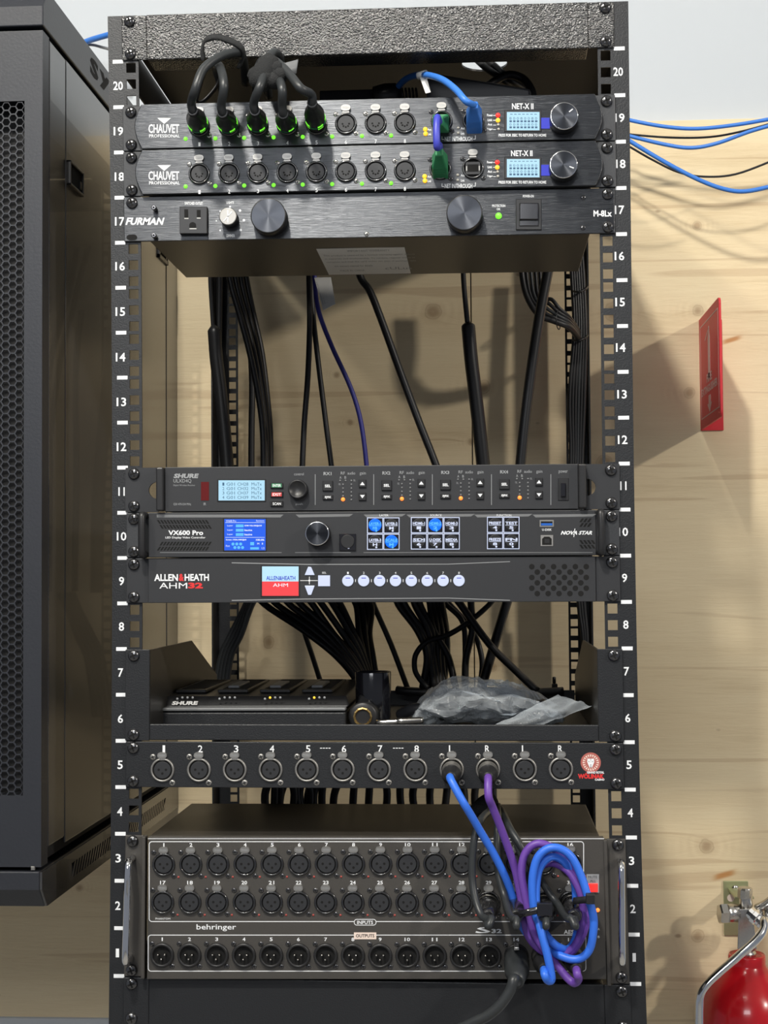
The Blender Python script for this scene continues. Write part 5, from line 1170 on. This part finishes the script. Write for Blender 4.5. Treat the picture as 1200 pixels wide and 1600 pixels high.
# hook-and-loop straps
b = MB(); b.ribbon([at(318, 92, -52), at(316, 76, -54), at(322, 62, -54), at(340, 58, -56), at(362, 65, -56), at(378, 76, -50), at(380, 92, -40), at(372, 104, -36)], 10, 2.6, (0, .75, .65)); tag(b.build('cable_strap', None, 'velcro'), 'black hook-and-loop strap arching over the two leftmost audio cables', 'strap')
b = MB()
for i in range(7):
    pass
b.lathe([(4.0, -8), (9, -6), (11.5, 0), (11, 10), (10, 20), (7, 26)], at(407, 127, -70), (.45, .1, 1), 14)
for i, (x, y) in enumerate(((400, 118), (410, 108), (420, 104), (430, 108), (436, 118), (428, 126), (415, 122))):
    b.lathe([(2, -8), (7, -5), (8.5, 0), (7, 5), (2, 8)], at(x, y, -66-i), (.6, -.2, .7), 10)
wp = b.build('cable_wrap', None, 'velcro'); tag(wp, 'fuzzy black hook-and-loop wrap around the three right audio cables', 'strap')
b = MB(); b.ribbon([at(436, 112, -62), at(450, 108, -58), at(464, 104, -52)], 15, 1.8, (.1, .25, 1)); b.build('strap_tail', wp, 'stripe')
b = MB(); b.ribbon([at(327, 100, -20), at(318, 118, -15), at(310, 145, -8), at(308, 158, 2), at(318, 158, 8), at(335, 140, 10), at(342, 125, 8), at(336, 112, 0)], 7, 1.6, (0, 1, 0)); tag(b.build('cable_strap', None, 'black'), 'thin black strap loop dangling behind the two leftmost audio cables', 'strap')

# network leads
def boot(parent, c, d, m_): 
    d = Vector(d).normalized(); b = MB(); s_ = Vector((1, 0, 0)); u_ = s_.cross(d)*-1
    def ringp(h, w_, t_): 
        o_ = c+d*h; return [o_-s_*w_-u_*t_, o_+s_*w_-u_*t_, o_+s_*w_+u_*t_, o_-s_*w_+u_*t_]
    sec = [ringp(-6, 7.4, 8.2), ringp(8, 7.6, 8.6), ringp(16, 7.4, 8.0), ringp(26, 5.0, 5.5), ringp(34, 3.8, 4)]
    vs = [v for r_ in sec for v in r_]; fs = [(3, 2, 1, 0), (16, 17, 18, 19)]
    for j in range(4):
        for k in range(4): fs.append((j*4+k, j*4+(k+1) % 4, j*4+4+(k+1) % 4, j*4+4+k))
    b.add(vs, fs, False); o_ = b.build('connector_boot', parent, m_, bevel=1.6); return c+d*33
t = thing('network_cable', 'short indigo patch lead with green ends linking the two top units', 'network cable', at(688, 258, -9))
a_ = boot(t, at(690, 194, -9), (-.05, -1, -.22), 'green'); c_ = boot(t, at(688, 266, -9), (0, -1, .28), 'green')
b = MB(); b.tube([a_-Vector((0, -6, 0)), a_, at(683, 184, -56), at(682, 205, -62), at(683, 230, -60), c_+Vector((0, -2, 6)), c_-Vector((0, -6, 0))], 3.4, 10, 6); b.build('jacket', t, 'violet')
t = thing('network_cable', 'light blue network lead arching from the top unit back over the power adapter', 'network cable', at(740, 195, -9))
a_ = boot(t, at(741, 195, -9), (0, -1, .30), 'lan')
b = MB(); b.tube([a_-Vector((0, -6, 0)), a_, at(728, 158, -52), at(712, 140, -40), at(690, 124, -15), at(665, 117, 20), at(645, 119, 60), at(630, 127, 90), at(616, 145, 110), at(612, 165, 112)], 3.3, 10, 6); b.build('jacket', t, 'lan')
b = MB(); b.lathe([(3.8, -5), (3.8, 5)], at(660, 117, 26), (1, -.6, .08), 12); b.quadbox([at(665, 146, 22), at(673, 144, 22), at(667, 122, 22), at(656, 121, 22)], .5); b.build('cable_tag', t, 'paper')

# power adapter and its leads on top of the upper unit
zt_ = rack(0, 19*U).z
t = thing('power_adapter', 'matte black power adapter box lying on top of the upper unit', 'power adapter', at(750, 160, 120))
A1, A2 = at(666, 165, 75), at(832, 165, 75)
b = MB(); b.hexa([(A1.x, 60, zt_+.5), (A2.x, 60, zt_+.5), (A2.x-2, 60, at(830, 138, 60).z), (A1.x+2, 60, at(668, 112, 60).z), (A1.x, 150, zt_+.5), (A2.x, 150, zt_+.5), (A2.x-2, 150, at(830, 138, 60).z), (A1.x+2, 150, at(668, 112, 60).z)]); b.build('housing', t, 'panel', bevel=3)
b = MB(); b.tube([at(756, 138, 110), at(790, 118, 115), at(815, 122, 118), at(830, 140, 112), at(834, 165, 112)], 4.4, 10); b.build('lead', t, 'cable')
t = thing('power_plug', 'black ribbed power plug beside the power adapter under the rack top', 'plug', at(620, 160, 110))
b = MB(); b.lathe([(4, -22), (12, -20), (14, -8), (13, 4), (8, 10)], at(614, 150, 110), (1, 0, .1), 20); b.build('plug_body', t, 'black')
b = MB(); 
for i in range(6): b.lathe([(4.2, i*3.6), (7.6-i*.4, i*3.6+.4), (7.6-i*.4, i*3.6+2.2), (4.2, i*3.6+2.7)], at(622, 149, 108), (1, 0, .1), 16)
b.build('strain_relief', t, 'black')
b = MB(); b.box(at(500, 160, 130).x, at(588, 160, 130).x, 125, 185, zt_+.5, at(540, 140, 125).z); tag(b.build('junction_box', None, 'panel', bevel=1.5), 'small flat black box on the upper unit left of the power plug', 'box')
for lab, dx in (('left one of two black cables coming through the round hole in rack top', 0), ('right one of two black cables coming through the round hole in rack top', 16)):
    cable(lab, ((724+dx, 70, 190), (742+dx, 90, 165), (762+dx, 108, 150), (785+dx*.7, 124, 140), (806+dx, 142, 165), (812+dx, 170, 170)), 3.8, 'cable')

# patch leads: blue and purple, coiled in front of the stage box
NXL = [(7.6, 0), (7.6, 4), (9.4, 5), (9.4, 18), (8.8, 20), (8.8, 22)]
def Z6(x, y, Y): return (720+x*.2167, 1240+y*.2167, Y)
def lead(lab, sock, pts, m_, end, edir=(0, -1, 0)):
    c = at(sock[0], sock[1], -3); t = thing('patch_lead', lab, 'cable', c)
    pg = plug_part(t, c, (0, -1, -.03), NXL, 'nickel'); b = MB(); b.lathe([(8.9, 21), (9.2, 23), (8.6, 30), (6.0, 38), (4.4, 42)], c, (0, -1, -.05), 24); b.build('plug_collar', pg, 'black')
    tip = c+Vector((0, -41, -2)); P_ = [tip+Vector((0, 8, 0)), tip+Vector((0, -6, -1))]+[at(*Z6(*p)) for p in pts]
    ec_ = at(end[0], end[1], -10); P_ += [ec_+Vector((0, -58, -2)), ec_+Vector((0, -42, 0))]
    b = MB(); b.tube(P_, 3.75, 12, 7); b.build('jacket', t, m_)
    p2 = plug_part(t, ec_, (0, -1, 0), [(9.2, 0), (9.2, 18), (9.0, 20)], 'nickel', name='end_plug'); b = MB(); b.lathe([(9.4, 19), (9.6, 22), (8.6, 33), (5.2, 42), (4.4, 48)], ec_, (0, -1, 0), 24); b.build('plug_collar', p2, 'black')
lead('purple patch lead from the right-channel socket coiled over the stage box', (762.5, 1203), ((200, 20, -58), (230, 100, -52), (290, 250, -44), (365, 460, -36), (405, 600, -34), (435, 760, -34), (455, 880, -36), (490, 1030, -38), (580, 1130, -40), (690, 1170, -42), (780, 1140, -44), (850, 1050, -46), (880, 900, -48), (870, 740, -48), (800, 590, -44), (720, 520, -40), (640, 500, -36), (560, 540, -32), (520, 640, -30),
   (520, 780, -30), (560, 960, -34), (700, 1140, -40), (800, 1140, -44), (885, 1000, -46), (905, 860, -46), (850, 600, -42), (740, 440, -40), (600, 366, -40), (520, 372, -40), (460, 440, -40), (438, 560, -42), (455, 690, -44), (490, 850, -46), (525, 990, -46), (590, 1110, -46), (680, 1220, -46), (760, 1320, -50), (815, 1365, -54), (848, 1340, -60)), 'purple', (896, 1494))
lead('blue patch lead from the left-channel socket coiled over the stage box', (706, 1203), ((10, 50, -58), (70, 150, -54), (140, 270, -46), (235, 430, -38), (320, 600, -32), (365, 720, -28), (400, 850, -26), (470, 1000, -28), (600, 1100, -36), (720, 1170, -50), (840, 1195, -54), (925, 1130, -56), (955, 1000, -58), (955, 880, -58), (915, 740, -56), (870, 600, -54), (800, 460, -54), (710, 395, -54), (620, 400, -54), (550, 470, -54), (518, 600, -54), (518, 740, -54), (535, 860, -54),
   (590, 980, -52), (680, 1090, -50), (780, 1120, -38), (840, 1000, -36), (835, 850, -34), (820, 640, -36), (760, 510, -44), (680, 455, -48), (610, 480, -48), (560, 560, -48), (543, 700, -50), (548, 850, -54), (580, 1000, -60), (620, 1150, -62), (650, 1290, -62), (652, 1345, -62), (625, 1345, -66)), 'blue', (847, 1494))
b = MB(); b.ribbon([at(*Z6(*p)) for p in ((405, 880, -24), (395, 868, -44), (430, 868, -62), (520, 848, -66), (600, 832, -64), (640, 830, -50), (620, 840, -24), (500, 868, -20), (405, 880, -24))], 7, 1.4, (.15, 0, 1), 5); tt = b.build('cable_tie', None, 'keyglass'); tag(tt, 'wide black cable tie around the left side of blue and purple coil', 'cable tie')
b = MB(); c = at(*Z6(605, 835, -70)); b.box(c.x-7, c.x+7, -72, -64, c.z-6, c.z+6); b.build('tie_head', tt, 'keyglass', bevel=1)
b = MB(); b.ribbon([at(*Z6(*p)) for p in ((820, 775, -28), (815, 775, -56), (870, 768, -64), (930, 762, -68), (955, 755, -62), (950, 760, -30), (880, 770, -24), (820, 775, -28))], 6.5, 1.4, (.1, 0, 1), 5); tt = b.build('cable_tie', None, 'black'); tag(tt, 'black cable tie around the right side of blue and purple coil', 'cable tie')
b = MB(); c = at(*Z6(935, 760, -72)); b.box(c.x-4, c.x+4, -74, -66, c.z-4.5, c.z+4.5); b.build('tie_head', tt, 'black', bevel=.8)

# grey cables from behind down to stage box inputs
GX = [(9.4, 0), (9.4, 10), (9.0, 12), (10, 14), (9.6, 34), (7.4, 42), (5.4, 50)]
for lab, sock, pts in (
  ('leftmost grey cable looping wide left into the stage box input 29', (762, 1411.5), ((220, 60, 60), (215, 115, 20), (150, 180, -30), (105, 290, -40), (82, 470, -42), (85, 640, -44), (110, 780, -50), (150, 880, -58), (195, 905, -66), (222, 900, -70))),
  ('grey cable hanging behind the blue lead into stage box input 30', (804.5, 1412), ((270, 90, 60), (268, 200, -6), (262, 330, -20), (262, 480, -24), (280, 620, -28), (315, 740, -34), (345, 850, -52), (375, 900, -66), (400, 905, -70))),
  ('grey cable crossing behind the coil into stage box input 32', (893, 1412), ((285, 110, 50), (330, 210, 0), (410, 340, -20), (490, 480, -22), (570, 610, -22), (640, 720, -24), (700, 800, -32), (740, 870, -52), (770, 900, -66), (795, 900, -70))),
  ('grey cable hidden behind the coil going into stage box input 31', (849, 1412), ((300, 130, 50), (350, 240, -6), (420, 400, -18), (480, 560, -20), (520, 700, -22), (560, 850, -40), (590, 895, -62), (615, 900, -68)))):
    c = at(sock[0], sock[1], -10); t = thing('audio_cable', lab, 'cable', c); dr = Vector((0, -1, -.04))
    pg = plug_part(t, c, dr, GX, 'ringblack'); tip = c+dr.normalized()*50
    b = MB(); b.tube([at(*Z6(*p)) for p in pts]+[tip+Vector((0, -14, -5)), tip+Vector((0, 6, 0))], 3.5, 10, 6); b.build('jacket', t, 'cableg')
    b = MB(); b.lathe([(9.8, 4), (10.1, 5), (10.1, 9), (9.8, 10)], c, dr, 24, cap=False); b.build('plug_ring', pg, 'steel')
c = at(806.5, 1494, -10); t = thing('audio_cable', 'grey cable leaving stage box output 14 and curving down past bottom beam', 'cable', c); dr = Vector((0, -1, -.18))
pg = plug_part(t, c, dr, [(11.2, 0), (11.4, 12), (12, 14), (11.4, 34), (8, 46), (6, 56)], 'cableg'); b = MB(); b.box(c.x-2.4, c.x+2.4, -34, -18, c.z+11, c.z+14); b.build('plug_latch', pg, 'steel', bevel=.6)
tip = c+dr.normalized()*54
b = MB(); b.tube([tip+Vector((0, 8, 0)), tip, at(803, 1530, -74), at(797, 1548, -76), at(780, 1572, -76), (at(760, 1588, -74)), at(735, 1600, -70), at(690, 1626, -60), at(640, 1690, -40), at(625, 1800, -20), at(622, 2100, 0)], 4.8, 12, 6); b.build('jacket', t, 'cableg')
b = MB(); b.lathe([(3, -14), (8, -12), (9.5, 0), (8, 12), (3, 14)], at(757, 1258, 60), (.7, -.3, .6), 14); b.box(at(745, 1262, 55).x, at(765, 1262, 55).x, 50, 66, at(757, 1270, 55).z, at(757, 1256, 55).z); tag(b.build('cable_wrap', None, 'velcro', bevel=1), 'dark wrap bunching grey cables behind the blue and purple leads', 'strap')
